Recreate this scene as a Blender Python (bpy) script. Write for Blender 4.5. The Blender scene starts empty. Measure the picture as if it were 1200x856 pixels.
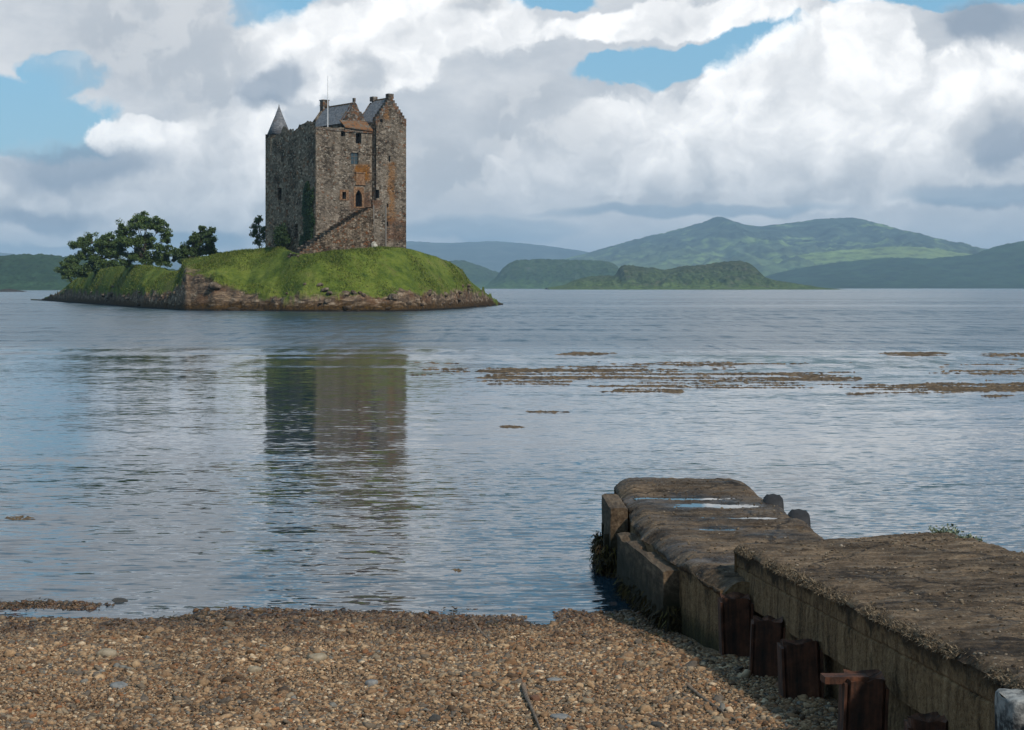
import bpy, math, random
import numpy as np
from mathutils import Vector, Matrix

SC = bpy.context.scene
COL = SC.collection
F = 2035.0            # focal length in photo pixels (photo is 1200 wide)
CAMZ = 3.2            # eye above the water
HOR = 337.0           # photo row of the horizon

# ------------------------------------------------------------------ camera
cam = bpy.data.cameras.new('camera')
cam.sensor_width = 36.0
cam.lens = F / 1200.0 * 36.0
cam.shift_y = -(428.0 - HOR) / 1200.0
cam.clip_start = 0.1
cam.clip_end = 80000.0
cam_ob = bpy.data.objects.new('camera', cam)
cam_ob.location = (0, 0, CAMZ)
cam_ob.rotation_euler = (math.radians(90), 0, 0)
COL.objects.link(cam_ob)
SC.camera = cam_ob

SC.view_settings.view_transform = 'Standard'
SC.view_settings.look = 'None'
SC.view_settings.exposure = 0.08
SC.view_settings.gamma = 1.0
SC.view_settings.use_curve_mapping = False
SC.render.engine = 'CYCLES'
SC.cycles.use_denoising = True
SC.cycles.max_bounces = 6
SC.cycles.diffuse_bounces = 2
SC.cycles.glossy_bounces = 3
SC.cycles.volume_bounces = 0
SC.cycles.sample_clamp_indirect = 4.0

# ------------------------------------------------------------------ node helper
class G:
    """Small expression helper over a node tree."""
    def __init__(s, tree):
        s.t = tree
    def new(s, kind, **kw):
        n = s.t.nodes.new(kind)
        for k, v in kw.items():
            setattr(n, k, v)
        return n
    def put(s, sock, v):
        if v is None:
            return
        if isinstance(v, X):
            s.t.links.new(v.s, sock)
        elif isinstance(v, (tuple, list)) and len(v) == 3 and sock.type == 'RGBA':
            sock.default_value = (*v, 1)
        else:
            sock.default_value = v
    def m(s, op, *a, clamp=False):
        n = s.new('ShaderNodeMath', operation=op, use_clamp=clamp)
        for i, v in enumerate(a):
            s.put(n.inputs[i], v)
        return X(s, n.outputs[0])
    def vm(s, op, *a, scale=None):
        n = s.new('ShaderNodeVectorMath', operation=op)
        for i, v in enumerate(a):
            s.put(n.inputs[i], v)
        if scale is not None:
            s.put(n.inputs['Scale'], scale)
        return X(s, n.outputs['Value'] if op in ('LENGTH', 'DOT_PRODUCT', 'DISTANCE') else n.outputs[0])
    def xyz(s, x, y, z):
        n = s.new('ShaderNodeCombineXYZ')
        for i, v in enumerate((x, y, z)):
            s.put(n.inputs[i], v)
        return X(s, n.outputs[0])
    def sep(s, v):
        n = s.new('ShaderNodeSeparateXYZ')
        s.put(n.inputs[0], v)
        return [X(s, o) for o in n.outputs]
    def noise(s, vec, scale=1.0, detail=4.0, rough=0.5, dist=0.0, lac=2.0):
        n = s.new('ShaderNodeTexNoise')
        s.put(n.inputs['Vector'], vec); s.put(n.inputs['Scale'], scale)
        n.inputs['Detail'].default_value = detail
        n.inputs['Roughness'].default_value = rough
        n.inputs['Lacunarity'].default_value = lac
        n.inputs['Distortion'].default_value = dist
        return X(s, n.outputs[0]), X(s, n.outputs[1])
    def voro(s, vec, scale=1.0, feature='F1', rnd=1.0):
        n = s.new('ShaderNodeTexVoronoi', feature=feature)
        s.put(n.inputs['Vector'], vec); s.put(n.inputs['Scale'], scale)
        n.inputs['Randomness'].default_value = rnd
        if feature == 'DISTANCE_TO_EDGE':
            return X(s, n.outputs['Distance']), None
        return X(s, n.outputs['Distance']), X(s, n.outputs['Color'])
    def ramp(s, fac, stops, interp='LINEAR'):
        n = s.new('ShaderNodeValToRGB')
        n.color_ramp.interpolation = interp
        e = n.color_ramp.elements
        while len(e) < len(stops):
            e.new(0.5)
        for q, (p, c) in zip(e, stops):
            q.position = p
            q.color = (*c, 1) if isinstance(c, (tuple, list)) else (c, c, c, 1)
        s.put(n.inputs[0], fac)
        return X(s, n.outputs[0])
    def mix(s, fac, a, b, blend='MIX'):
        n = s.new('ShaderNodeMix', data_type='RGBA', blend_type=blend)
        s.put(n.inputs[0], fac); s.put(n.inputs[6], a); s.put(n.inputs[7], b)
        return X(s, n.outputs[2])
    def step(s, x, lo, hi):
        n = s.new('ShaderNodeMapRange', interpolation_type='SMOOTHSTEP')
        s.put(n.inputs[0], x); s.put(n.inputs[1], lo); s.put(n.inputs[2], hi)
        return X(s, n.outputs[0])
    def attr(s, name):
        n = s.new('ShaderNodeAttribute', attribute_name=name)
        return X(s, n.outputs['Fac'])
    def objco(s):
        return X(s, s.new('ShaderNodeTexCoord').outputs['Object'])
    def pos(s):
        return X(s, s.new('ShaderNodeNewGeometry').outputs['Position'])
    def bump(s, h, strength=1.0, dist=0.05):
        n = s.new('ShaderNodeBump')
        n.inputs['Strength'].default_value = strength
        n.inputs['Distance'].default_value = dist
        s.put(n.inputs['Height'], h)
        return X(s, n.outputs[0])

class X:
    def __init__(s, g, sock):
        s.g, s.s = g, sock
    def __add__(a, b): return a.g.m('ADD', a, b)
    __radd__ = __add__
    def __sub__(a, b): return a.g.m('SUBTRACT', a, b)
    def __rsub__(a, b): return a.g.m('SUBTRACT', b, a)
    def __mul__(a, b): return a.g.m('MULTIPLY', a, b)
    __rmul__ = __mul__
    def __truediv__(a, b): return a.g.m('DIVIDE', a, b)
    def __pow__(a, b): return a.g.m('POWER', a, b)
    def max(a, b): return a.g.m('MAXIMUM', a, b)
    def min(a, b): return a.g.m('MINIMUM', a, b)
    def clamp(a): return a.g.m('ADD', a, 0.0, clamp=True)

def material(name, fn):
    """fn(g) returns dict(color=, rough=, normal=, ...) for a Principled BSDF."""
    m = bpy.data.materials.new(name)
    m.use_nodes = True
    g = G(m.node_tree)
    b = m.node_tree.nodes['Principled BSDF']
    d = fn(g)
    g.put(b.inputs['Base Color'], d.get('color', (0.2, 0.2, 0.2)))
    g.put(b.inputs['Roughness'], d.get('rough', 0.9))
    g.put(b.inputs['Specular IOR Level'], d.get('spec', 0.2))
    g.put(b.inputs['IOR'], d.get('ior', 1.45))
    g.put(b.inputs['Metallic'], d.get('metal', 0.0))
    if 'normal' in d:
        g.put(b.inputs['Normal'], d['normal'])
    return m

# ------------------------------------------------------------------ sun
SUN_EL, SUN_AZ = 40.0, 143.0          # azimuth clockwise from +Y (the viewing direction)
sun = bpy.data.lights.new('sun', 'SUN')
sun.energy = 4.0
sun.angle = math.radians(2.5)
sun.color = (1.0, 0.92, 0.80)
sun_ob = bpy.data.objects.new('sun', sun)
_d = Vector((math.sin(math.radians(SUN_AZ)) * math.cos(math.radians(SUN_EL)),
             math.cos(math.radians(SUN_AZ)) * math.cos(math.radians(SUN_EL)),
             math.sin(math.radians(SUN_EL))))
sun_ob.rotation_euler = _d.to_track_quat('Z', 'Y').to_euler()
COL.objects.link(sun_ob)

# ------------------------------------------------------------------ world: sky with broken cloud
def build_world():
    w = bpy.data.worlds.new('World')
    SC.world = w
    w.use_nodes = True
    t = w.node_tree
    g = G(t)
    bg = t.nodes['Background']
    STR = 0.1
    bg.inputs[1].default_value = STR
    sky = g.new('ShaderNodeTexSky', sky_type='NISHITA', sun_disc=False)
    sky.sun_elevation = math.radians(SUN_EL)
    sky.sun_rotation = math.radians(SUN_AZ)
    sky.air_density = 1.0; sky.dust_density = 0.3; sky.ozone_density = 1.5
    d = X(g, g.new('ShaderNodeTexCoord').outputs['Generated'])
    d = g.vm('NORMALIZE', d)
    dx, dy, dz = g.sep(d)
    az = g.m('ARCTAN2', dx, dy)
    el = g.m('ARCSINE', dz)
    U = F / 100.0                       # one unit = 100 photo pixels of arc
    A = az * U
    E = el.max(-0.02) * U
    P = g.xyz(A, E, 0.0)

    def c(px, py):                       # photo pixel -> (azimuth, elevation) in units
        tx, tz = (px - 600) / F, (HOR - py) / F
        return math.atan(tx) * U, math.atan(tz / math.sqrt(1 + tx * tx)) * U
    # billowing: warp the lookup so every outline is cauliflower shaped
    _, w1 = g.noise(g.vm('ADD', P, (11.3, 4.1, 2.0)), 0.55, 3, 0.55)
    _, w2 = g.noise(g.vm('ADD', P, (3.7, 9.4, 5.0)), 2.2, 5, 0.6)
    def warp(a1, a2, sy=0.7):
        q = g.vm('ADD', P, g.vm('MULTIPLY', g.vm('SUBTRACT', w1, (.5, .5, .5)), (a1, a1 * sy, 0)))
        return g.vm('ADD', q, g.vm('MULTIPLY', g.vm('SUBTRACT', w2, (.5, .5, .5)), (a2, a2 * sy, 0)))
    PW = warp(1.1, 0.5)
    PS = warp(1.6, 0.35, 0.5)
    def blob(q, px, py, rx, ry, rot=0):
        a, e = c(px, py)
        v = g.vm('SUBTRACT', q, (a, e, 0))
        if rot:
            n = g.new('ShaderNodeVectorRotate', rotation_type='Z_AXIS')
            g.put(n.inputs['Vector'], v)
            n.inputs['Angle'].default_value = -math.radians(rot)
            v = X(g, n.outputs[0])
        v = g.vm('MULTIPLY', v, (100.0 / rx, 100.0 / ry, 0))
        return 1.0 - g.vm('LENGTH', v)
    def union(q, rows):
        r = None
        for row in rows:
            b = blob(q, *row)
            r = b if r is None else r.max(b)
        return r
    n1, _ = g.noise(g.vm('MULTIPLY', PS, (0.45, 1.0, 1)), 1.0, 6, 0.55)
    n2, _ = g.noise(PW, 1.15, 7, 0.53)
    n2b, _ = g.noise(g.vm('ADD', PW, (-0.14, 0.18, 0)), 1.15, 4, 0.45)
    n3, _ = g.noise(g.vm('MULTIPLY', P, (0.5, 1.0, 1)), 0.8, 6, 0.6)
    relief = n2 - n2b
    n5, _ = g.noise(PW, 5.0, 5, 0.6)

    # blue sky
    blue = g.mix(1.0, X(g, sky.outputs[0]), (0.62, 0.86, 0.98), 'MULTIPLY')
    bs = g.mix(g.step(E, 0.2, 3.4), (3.6, 5.6, 6.9), (2.4, 5.1, 7.2))
    blue = g.mix(0.7, blue, bs)
    out = blue
    frame = g.step(g.m('ABSOLUTE', A), 12.0, 8.0) * g.step(E, 7.0, 4.5)   # where the seen clouds are placed
    # 1: pale sheet with holes
    holes = union(PW, [(45, 152, 165, 66, -8), (85, 92, 60, 34), (640, -95, 190, 95), (1120, -70, 220, 70), (322, 10, 64, 44), (840, 62, 150, 32, 11), (735, 82, 95, 20), (910, 46, 80, 22, 15),
                       (1080, -2, 170, 24), (640, 0, 80, 20), (320, -40, 90, 50)])
    holes = holes + (n2 - 0.5) * 0.55
    holes = g.step(holes, -0.05, 0.62)
    sheet = n1 * 1.1 + 0.38 - holes * 1.35 * frame - (1.0 - frame) * 0.78
    k1 = g.step(sheet, 0.10, 0.62)
    col1 = g.mix(g.step(n3, 0.32, 0.68), (5.2, 5.6, 6.1), (8.0, 8.1, 8.25))
    out = g.mix(k1, out, col1)
    # 2: white cumulus
    cum = union(PW, [(400, 62, 170, 62, 12), (520, 30, 130, 44), (250, 210, 120, 74), (290, 160, 60, 50), (90, 225, 210, 44), (200, 262, 150, 26), (170, 160, 60, 22),
                     (800, 178, 190, 86), (930, 140, 150, 105), (1000, 72, 92, 72), (1085, 140, 125, 92),
                     (700, 165, 120, 62), (1165, 110, 70, 60), (590, 207, 52, 30), (800, 22, 230, 26, 5), (930, 215, 260, 44)])
    cum_rand = (n3 - 0.55) * 3.0
    cum = g.m('ADD', cum * frame, cum_rand * (1.0 - frame))
    k2 = g.step(cum + (n2 - 0.5) * 0.9 + (n5 - 0.5) * 0.22, 0.03, 0.25)
    s2 = relief * 1.9 + n2 * 0.40 + 0.05 + g.step(E, 0.75, 2.0) * 0.62 - 0.10
    col2 = g.ramp(s2.clamp(), [(0.0, (5.5, 5.8, 6.2)), (0.35, (7.6, 7.75, 7.95)), (0.68, (9.8, 9.8, 9.8)), (1.0, (12.6, 12.4, 12.1))])
    out = g.mix(k2 * 0.94, out, col2)
    # 3: grey cloud in front
    grey = union(PW, [(190, 50, 150, 95), (255, 80, 80, 95), (95, 194, 120, 34, 4), (55, 257, 100, 20), (330, 105, 70, 36, 25),
                      (432, 92, 30, 48), (1168, 175, 66, 60), (1160, 28, 90, 34), (625, 140, 100, 60), (560, 4, 50, 16),
                      (520, 195, 80, 60), (820, 235, 200, 14), (1160, 236, 120, 20)])
    k3 = g.step(grey * frame + (n2 - 0.5) * 0.75 + (n5 - 0.5) * 0.25 - (1.0 - frame) * 0.05, -0.08, 0.62) * 0.78
    dark3 = union(PW, [(95, 195, 125, 36, 4), (62, 257, 110, 24), (1160, 28, 90, 34), (1175, 180, 40, 34), (1160, 236, 120, 20), (330, 105, 70, 36, 25)])
    dark3 = g.step(dark3 + (n2 - 0.5) * 0.4, -0.05, 0.45)
    col3 = g.mix(dark3, g.mix(g.step(relief * 4 + n2, 0.3, 0.8), (4.9, 5.25, 5.7), (6.7, 6.85, 7.05)), (2.4, 3.05, 3.95))
    out = g.mix(k3, out, col3)
    # 4: grey-blue base of the cloud deck low over the hills, with paler gaps
    n4, _ = g.noise(g.vm('MULTIPLY', PS, (0.28, 2.2, 1)), 1.0, 5, 0.5)
    low = union(PS, [(560, 272, 150, 24), (800, 246, 220, 12), (1140, 236, 110, 18), (60, 300, 160, 16), (230, 285, 90, 16)])
    k4 = g.step(low + (n4 - 0.5) * 0.9, 0.0, 0.5) * 0.8
    k4 = (k4 + g.step(E, 0.8, 0.2) * 0.5).min(1.0) * g.step(E, 1.5, 0.9)
    col4 = g.mix(g.step(n4, 0.35, 0.7), (2.5, 3.5, 4.5), (4.8, 5.6, 6.4))
    out = g.mix(k4, out, col4)
    g.put(bg.inputs[0], out)
    w.cycles.sampling_method = 'MANUAL'
    w.cycles.sample_map_resolution = 512
build_world()

# ------------------------------------------------------------------ numpy noise
def _h(ix, iy, iz, seed):
    n = (ix * 374761393 + iy * 668265263 + iz * 1274126177 + seed * 2246822519) & 0xffffffff
    n = ((n ^ (n >> 13)) * 1274126177) & 0xffffffff
    n = ((n ^ (n >> 16)) * 2654435761) & 0xffffffff
    return ((n ^ (n >> 15)) & 0xffffff) / float(0xffffff)

def vnoise(x, y, z=0.0, seed=0):
    x = np.asarray(x, float); y = np.asarray(y, float); z = np.asarray(z, float) + np.zeros_like(x)
    y = y + np.zeros_like(x)
    ix, iy, iz = np.floor(x).astype(np.int64), np.floor(y).astype(np.int64), np.floor(z).astype(np.int64)
    fx, fy, fz = x - ix, y - iy, z - iz
    fx, fy, fz = [f * f * f * (f * (f * 6 - 15) + 10) for f in (fx, fy, fz)]
    r = 0
    for a in (0, 1):
        for b in (0, 1):
            for c in (0, 1):
                wgt = (fx if a else 1 - fx) * (fy if b else 1 - fy) * (fz if c else 1 - fz)
                r = r + wgt * _h(ix + a, iy + b, iz + c, seed)
    return r * 2 - 1

def fbm(x, y, z=0.0, seed=0, octv=5, gain=0.5, ridged=False):
    s, a, t, f = 0.0, 1.0, 0.0, 1.0
    for o in range(octv):
        v = vnoise(np.asarray(x) * f + o * 17.3, np.asarray(y) * f - o * 9.1, np.asarray(z) * f + o * 3.7, seed + o)
        if ridged:
            v = 1 - 2 * np.abs(v)
        s = s + a * v; t += a; a *= gain; f *= 2.03
    return s / t

def sstep(x, a, b):
    t = np.clip((np.asarray(x, float) - a) / (b - a), 0, 1)
    return t * t * (3 - 2 * t)

# ------------------------------------------------------------------ object helpers
def link(o, parent=None, label=None, cat=None, group=None, kind=None):
    COL.objects.link(o)
    if parent is not None:
        o.parent = parent
    for k, v in (('label', label), ('category', cat), ('group', group), ('kind', kind)):
        if v:
            o[k] = v
    return o

def mesh_obj(name, V, Fc, mat, parent=None, smooth=False, attrs=None, **tags):
    """V (n,3) array, Fc list of tuples or (m,k) int array -> one mesh object."""
    me = bpy.data.meshes.new(name)
    V = np.asarray(V, np.float32)
    if isinstance(Fc, np.ndarray):
        m, k = Fc.shape
        me.vertices.add(len(V)); me.vertices.foreach_set('co', V.ravel())
        me.loops.add(m * k); me.loops.foreach_set('vertex_index', Fc.astype(np.int32).ravel())
        me.polygons.add(m)
        me.polygons.foreach_set('loop_start', np.arange(0, m * k, k, dtype=np.int32))
        me.update(calc_edges=True)
    else:
        me.from_pydata([tuple(map(float, v)) for v in V], [], Fc)
        me.update()
    me.validate()
    for k_, a in (attrs or {}).items():
        at = me.attributes.new(k_, 'FLOAT', 'POINT')
        at.data.foreach_set('value', np.asarray(a, np.float32).ravel())
    if smooth:
        me.polygons.foreach_set('use_smooth', np.ones(len(me.polygons), bool))
    for mm in (mat if isinstance(mat, (list, tuple)) else [mat]):
        me.materials.append(mm)
    o = bpy.data.objects.new(name, me)
    link(o, parent, **tags)
    return o

def empty(name, loc, rz=0.0, **tags):
    o = bpy.data.objects.new(name, None)
    o.location = loc
    o.rotation_euler = (0, 0, rz)
    return link(o, None, **tags)

def grid_faces(nr, nc, wrap=False):
    i = np.arange(nr - 1)[:, None]
    j = np.arange(nc if wrap else nc - 1)[None, :]
    j2 = (j + 1) % nc
    a = i * nc + j; b = i * nc + j2; c = (i + 1) * nc + j2; d = (i + 1) * nc + j
    return np.stack([a, b, c, d], -1).reshape(-1, 4)

class MB:
    """Collects boxes, prisms and tubes into one mesh."""
    def __init__(s):
        s.V = []; s.F = []
    def add(s, V, Fc):
        o = len(s.V)
        s.V += [tuple(v) for v in V]
        s.F += [tuple(int(i) + o for i in f) for f in Fc]
        return s
    def hexa(s, p):                      # 8 points: bottom loop 0-3 then top loop 4-7
        return s.add(p, [(3, 2, 1, 0), (4, 5, 6, 7), (0, 1, 5, 4), (1, 2, 6, 5), (2, 3, 7, 6), (3, 0, 4, 7)])
    def box(s, x0, x1, y0, y1, z0, z1):
        return s.hexa([(x0, y0, z0), (x1, y0, z0), (x1, y1, z0), (x0, y1, z0),
                       (x0, y0, z1), (x1, y0, z1), (x1, y1, z1), (x0, y1, z1)])
    def prism(s, poly, fn0, fn1):        # poly extruded between two maps of its points
        n = len(poly)
        V = [fn0(p) for p in poly] + [fn1(p) for p in poly]
        Fc = [tuple(range(n - 1, -1, -1)), tuple(range(n, 2 * n))]
        Fc += [(i, (i + 1) % n, n + (i + 1) % n, n + i) for i in range(n)]
        return s.add(V, Fc)
    def tube(s, pts, rad, n=8, cap=True):
        pts = [Vector(p) for p in pts]
        rows = []
        for i, p in enumerate(pts):
            d = (pts[min(i + 1, len(pts) - 1)] - pts[max(i - 1, 0)]).normalized()
            a = d.cross(Vector((0, 0, 1)))
            if a.length < 1e-3:
                a = d.cross(Vector((1, 0, 0)))
            a.normalize(); b = d.cross(a)
            r = rad[i] if isinstance(rad, (list, tuple)) else rad
            rows += [p + a * (r * math.cos(6.28319 * k / n)) + b * (r * math.sin(6.28319 * k / n)) for k in range(n)]
        Fc = [tuple(f) for f in grid_faces(len(pts), n, True)]
        if cap:
            Fc += [tuple(range(n)), tuple(range(len(pts) * n - 1, len(pts) * n - n - 1, -1))]
        return s.add(rows, Fc)
    def build(s, name, mat, parent=None, **kw):
        return mesh_obj(name, np.array(s.V), s.F, mat, parent, **kw)

def at(px, py, D):
    """World point seen at a photo pixel at depth D."""
    return ((px - 600) / F * D, D, CAMZ - (py - HOR) / F * D)

# ================================================================== WATER
def mat_water():
    m = bpy.data.materials.new('loch_water')
    m.use_nodes = True
    t = m.node_tree
    g = G(t)
    b = t.nodes['Principled BSDF']
    p = g.pos()
    x, y, z = g.sep(p)
    # wind: long lanes of ruffled and slick water lying across the loch
    q = g.vm('MULTIPLY', p, (0.010, 0.030, 0))
    wl, _ = g.noise(q, 1.0, 4, 0.55, 0.6)
    wf, _ = g.noise(g.vm('MULTIPLY', p, (0.0006, 0.005, 0)), 1.0, 3, 0.5)
    w2, _ = g.noise(g.vm('MULTIPLY', p, (0.05, 0.16, 0)), 1.0, 3, 0.5, 0.5)
    near = g.step(y, 38.0, 27.0)                      # ripples near the beach
    w3, _ = g.noise(g.vm('MULTIPLY', p, (0.030, 0.22, 0)), 1.0, 4, 0.6, 0.8)
    rough = g.step(y + (wl - 0.5) * 70.0 + (w3 - 0.5) * 75.0, 62.0, 112.0)  # ruffled lane in front of the islet
    far = g.step(y + (wf - 0.5) * 300, 420.0, 560.0)
    slick = g.step(wf, 0.56, 0.66) * g.step(y, 240.0, 330.0)
    amp = 0.50 + near * 0.75 + rough * 1.7 + (wl - 0.5) * 0.8 + (w2 - 0.5) * 0.6 - far * 1.9
    amp = (amp * (1.0 - slick * 0.75)).max(0.15)
    line = g.m('EXPONENT', ((y - 300.0 + (wl - 0.5) * 60.0) / 24.0) ** 2.0 * -1.0) * g.step(x + (w2 - 0.5) * 60.0, -30.0, 10.0)
    line2 = g.m('EXPONENT', ((y - 420.0 + (wl - 0.5) * 60.0) / 30.0) ** 2.0 * -1.0) * 0.6
    rgh = (0.03 + rough * 0.22 - far * 0.02 + (wl - 0.5) * 0.12 * rough + (w3 - 0.5) * 0.16 * rough) * (1.0 - slick * 0.5) * (1.0 - line.max(line2) * 0.12)
    def slopes(sx, sy, off, detail=2.0, dist=0.3):
        _, c = g.noise(g.vm('ADD', g.vm('MULTIPLY', p, (sx, sy, 0)), off), 1.0, detail, 0.5, dist)
        return g.vm('SUBTRACT', c, (0.5, 0.5, 0.5))
    s1 = slopes(0.9, 3.6, (3, 1, 0), 2.0, 0.5)
    s2 = slopes(3.4, 12.0, (7, 5, 0), 2.0, 0.3)
    s3 = slopes(0.16, 0.5, (1, 9, 0), 2.0, 0.2)
    s = g.vm('ADD', g.vm('ADD', g.vm('SCALE', s1, scale=0.15), g.vm('SCALE', s2, scale=0.27)), g.vm('SCALE', s3, scale=0.10))
    s4 = slopes(0.045, 0.17, (5, 2, 0), 3.0, 0.4)
    s = g.vm('ADD', g.vm('SCALE', s, scale=amp), g.vm('SCALE', g.vm('SCALE', s4, scale=0.7), scale=rough - far * 0.8))
    s5 = slopes(1.1, 0.15, (8, 3, 0), 2.0, 0.2)
    s = g.vm('ADD', s, g.vm('SCALE', g.vm('SCALE', s5, scale=0.65), scale=rough - far * 0.7))
    s = g.vm('MULTIPLY', s, (0.5, 1.0, 0))
    s = g.vm('SCALE', s, scale=1.0 - line.max(line2) * 0.88)
    nrm = g.vm('NORMALIZE', g.vm('ADD', g.vm('MULTIPLY', s, (-1, -1, 0)), (0, 0, 1)))
    g.put(b.inputs['Base Color'], (0.010, 0.026, 0.040))
    g.put(b.inputs['Roughness'], rgh.max(0.02))
    b.inputs['IOR'].default_value = 1.36
    b.inputs['Specular IOR Level'].default_value = 0.5
    g.put(b.inputs['Normal'], nrm)
    return m
M_WATER = mat_water()
R = 15000.0
mesh_obj('water', [(-R, 2.0, 0), (R, 2.0, 0), (R, R, 0), (-R, R, 0)], [(0, 1, 2, 3)], M_WATER, kind='structure')

# ================================================================== FAR HILLS
def mat_hill(name, low, mid, high, rock, zs, patch=0.004, rockiness=0.35, sunlit_field=None):
    def fn(g):
        p = g.pos()
        x, y, z = g.sep(p)
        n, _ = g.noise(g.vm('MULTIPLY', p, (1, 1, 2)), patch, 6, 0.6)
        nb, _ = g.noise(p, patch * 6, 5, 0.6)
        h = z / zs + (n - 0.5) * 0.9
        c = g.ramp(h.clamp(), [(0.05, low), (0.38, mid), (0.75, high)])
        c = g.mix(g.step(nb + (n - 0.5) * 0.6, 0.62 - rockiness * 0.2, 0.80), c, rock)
        if sunlit_field:
            c = g.mix(g.step(n * 0.6 + nb * 0.4, 0.52, 0.60), c, sunlit_field)  # lighter grass patches, with soft sunlight painted into their colour
        c = g.mix(1.0, c, g.ramp(nb, [(0.34, 0.40), (0.66, 1.45)]), 'MULTIPLY')  # ground mottling that also paints sun patches and cloud shadow into the colour
        return dict(color=c, rough=1.0, spec=0.0)
    return material(name, fn)

def interp_xy(pts, n):
    pts = np.array(pts, float)
    X_ = np.linspace(pts[0, 0], pts[-1, 0], n)
    # smooth (Catmull-like) interpolation of the silhouette
    i = np.clip(np.searchsorted(pts[:, 0], X_) - 1, 0, len(pts) - 2)
    x0, x1 = pts[i, 0], pts[i + 1, 0]
    m = np.gradient(pts[:, 1], pts[:, 0])
    t = (X_ - x0) / (x1 - x0); h = x1 - x0
    Y_ = ((2*t**3 - 3*t**2 + 1) * pts[i, 1] + (t**3 - 2*t**2 + t) * h * m[i]
          + (-2*t**3 + 3*t**2) * pts[i + 1, 1] + (t**3 - t**2) * h * m[i + 1])
    return X_, Y_

def hill(name, D, depth, sil, mat, seed, n=260, rows=60, rugged=0.16, fine=0.03, power=1.25, freq=None, back=0.7):
    """A hill whose crest stands at distance D with the silhouette sil [(photo x, photo y)]."""
    X_, Y_ = interp_xy(sil, n)
    crest = np.maximum((HOR - Y_) / F * D + CAMZ, 0.5)
    x = (X_ - 600) / F * D
    v = np.concatenate([np.linspace(-1, 0, rows), np.linspace(0, 1, rows // 2)[1:]])
    XX, VV = np.meshgrid(x, v)
    CC = np.tile(crest, (len(v), 1))
    YY = D + np.where(VV < 0, VV * depth, VV * depth * back)
    hmax = crest.max()
    fr = freq or 3.2 / hmax
    # spread sideways with depth so gullies and spurs run down the slope
    wob = fbm(XX * fr * 0.5, YY * fr * 0.35, 0, seed + 5, 3) * depth * 0.25
    prof = np.clip(1 - np.abs(VV), 0, 1) ** power
    ero = fbm(XX * fr, (YY + wob) * fr * 0.45, 0, seed, 6, 0.55)
    rdg = fbm(XX * fr * 0.8, YY * fr * 0.3, 0, seed + 9, 5, 0.5, True)
    band = np.clip(np.abs(VV) * 4, 0, 1) * np.clip((1 - np.abs(VV)) * 4, 0, 1)
    Z = CC * prof + hmax * rugged * (ero * 0.6 + rdg * 0.5 - 0.15) * band * np.clip(CC / hmax * 1.5, 0, 1)
    Z += hmax * fine * fbm(XX * fr * 6, YY * fr * 6, 0, seed + 3, 4) * np.clip((1 - np.abs(VV)) * 6, 0, 1) * np.clip(CC / hmax * 2, 0, 1)
    Z[0] = -2; Z[-1] = -2
    Z = np.maximum(Z, -2)
    # columns keep their bearing only at the crest; elsewhere plain world x
    V = np.stack([XX, YY, Z], -1).reshape(-1, 3)
    return mesh_obj(name, V, grid_faces(len(v), n)[:, ::-1].copy(), mat, smooth=True, kind='structure')

H_MOUNT = mat_hill('mountain_grass_sun_patches', (0.090, 0.130, 0.05), (0.080, 0.105, 0.050), (0.045, 0.062, 0.042), (0.045, 0.055, 0.045), 300.0, 0.0016, 0.3, (0.11, 0.15, 0.05))
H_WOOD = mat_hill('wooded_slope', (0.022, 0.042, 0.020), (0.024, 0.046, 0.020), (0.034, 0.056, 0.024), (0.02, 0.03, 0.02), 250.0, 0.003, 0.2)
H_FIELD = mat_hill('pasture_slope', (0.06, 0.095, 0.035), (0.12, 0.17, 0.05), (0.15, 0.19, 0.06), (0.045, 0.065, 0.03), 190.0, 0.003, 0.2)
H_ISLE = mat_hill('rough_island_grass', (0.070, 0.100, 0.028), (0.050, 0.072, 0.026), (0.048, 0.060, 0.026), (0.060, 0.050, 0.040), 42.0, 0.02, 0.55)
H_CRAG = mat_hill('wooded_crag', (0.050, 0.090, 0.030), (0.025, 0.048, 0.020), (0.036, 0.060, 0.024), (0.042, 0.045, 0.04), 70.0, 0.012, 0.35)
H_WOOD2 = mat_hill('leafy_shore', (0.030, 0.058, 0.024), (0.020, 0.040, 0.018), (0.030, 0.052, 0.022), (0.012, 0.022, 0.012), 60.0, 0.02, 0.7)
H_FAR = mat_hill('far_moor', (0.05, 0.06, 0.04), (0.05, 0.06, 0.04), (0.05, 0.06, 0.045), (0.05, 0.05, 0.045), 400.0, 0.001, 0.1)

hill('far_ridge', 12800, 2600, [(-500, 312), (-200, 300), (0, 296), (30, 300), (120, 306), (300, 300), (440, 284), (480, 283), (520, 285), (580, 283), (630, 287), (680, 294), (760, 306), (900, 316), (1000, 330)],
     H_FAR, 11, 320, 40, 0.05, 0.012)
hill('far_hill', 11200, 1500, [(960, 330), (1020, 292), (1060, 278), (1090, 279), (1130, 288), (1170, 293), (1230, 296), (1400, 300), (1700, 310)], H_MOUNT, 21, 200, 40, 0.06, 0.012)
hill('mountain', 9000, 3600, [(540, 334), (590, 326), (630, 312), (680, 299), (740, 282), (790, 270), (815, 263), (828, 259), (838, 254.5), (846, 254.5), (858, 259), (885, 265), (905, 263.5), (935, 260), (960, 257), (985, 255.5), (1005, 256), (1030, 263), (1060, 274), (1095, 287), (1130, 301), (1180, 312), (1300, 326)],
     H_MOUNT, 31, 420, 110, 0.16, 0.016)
hill('pasture_hill', 6900, 900, [(640, 336), (720, 322), (800, 312), (860, 309), (900, 305), (950, 297), (1010, 292), (1060, 289), (1090, 291), (1130, 297), (1170, 299), (1300, 305)], H_FIELD, 41, 240, 40, 0.07, 0.02)
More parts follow.
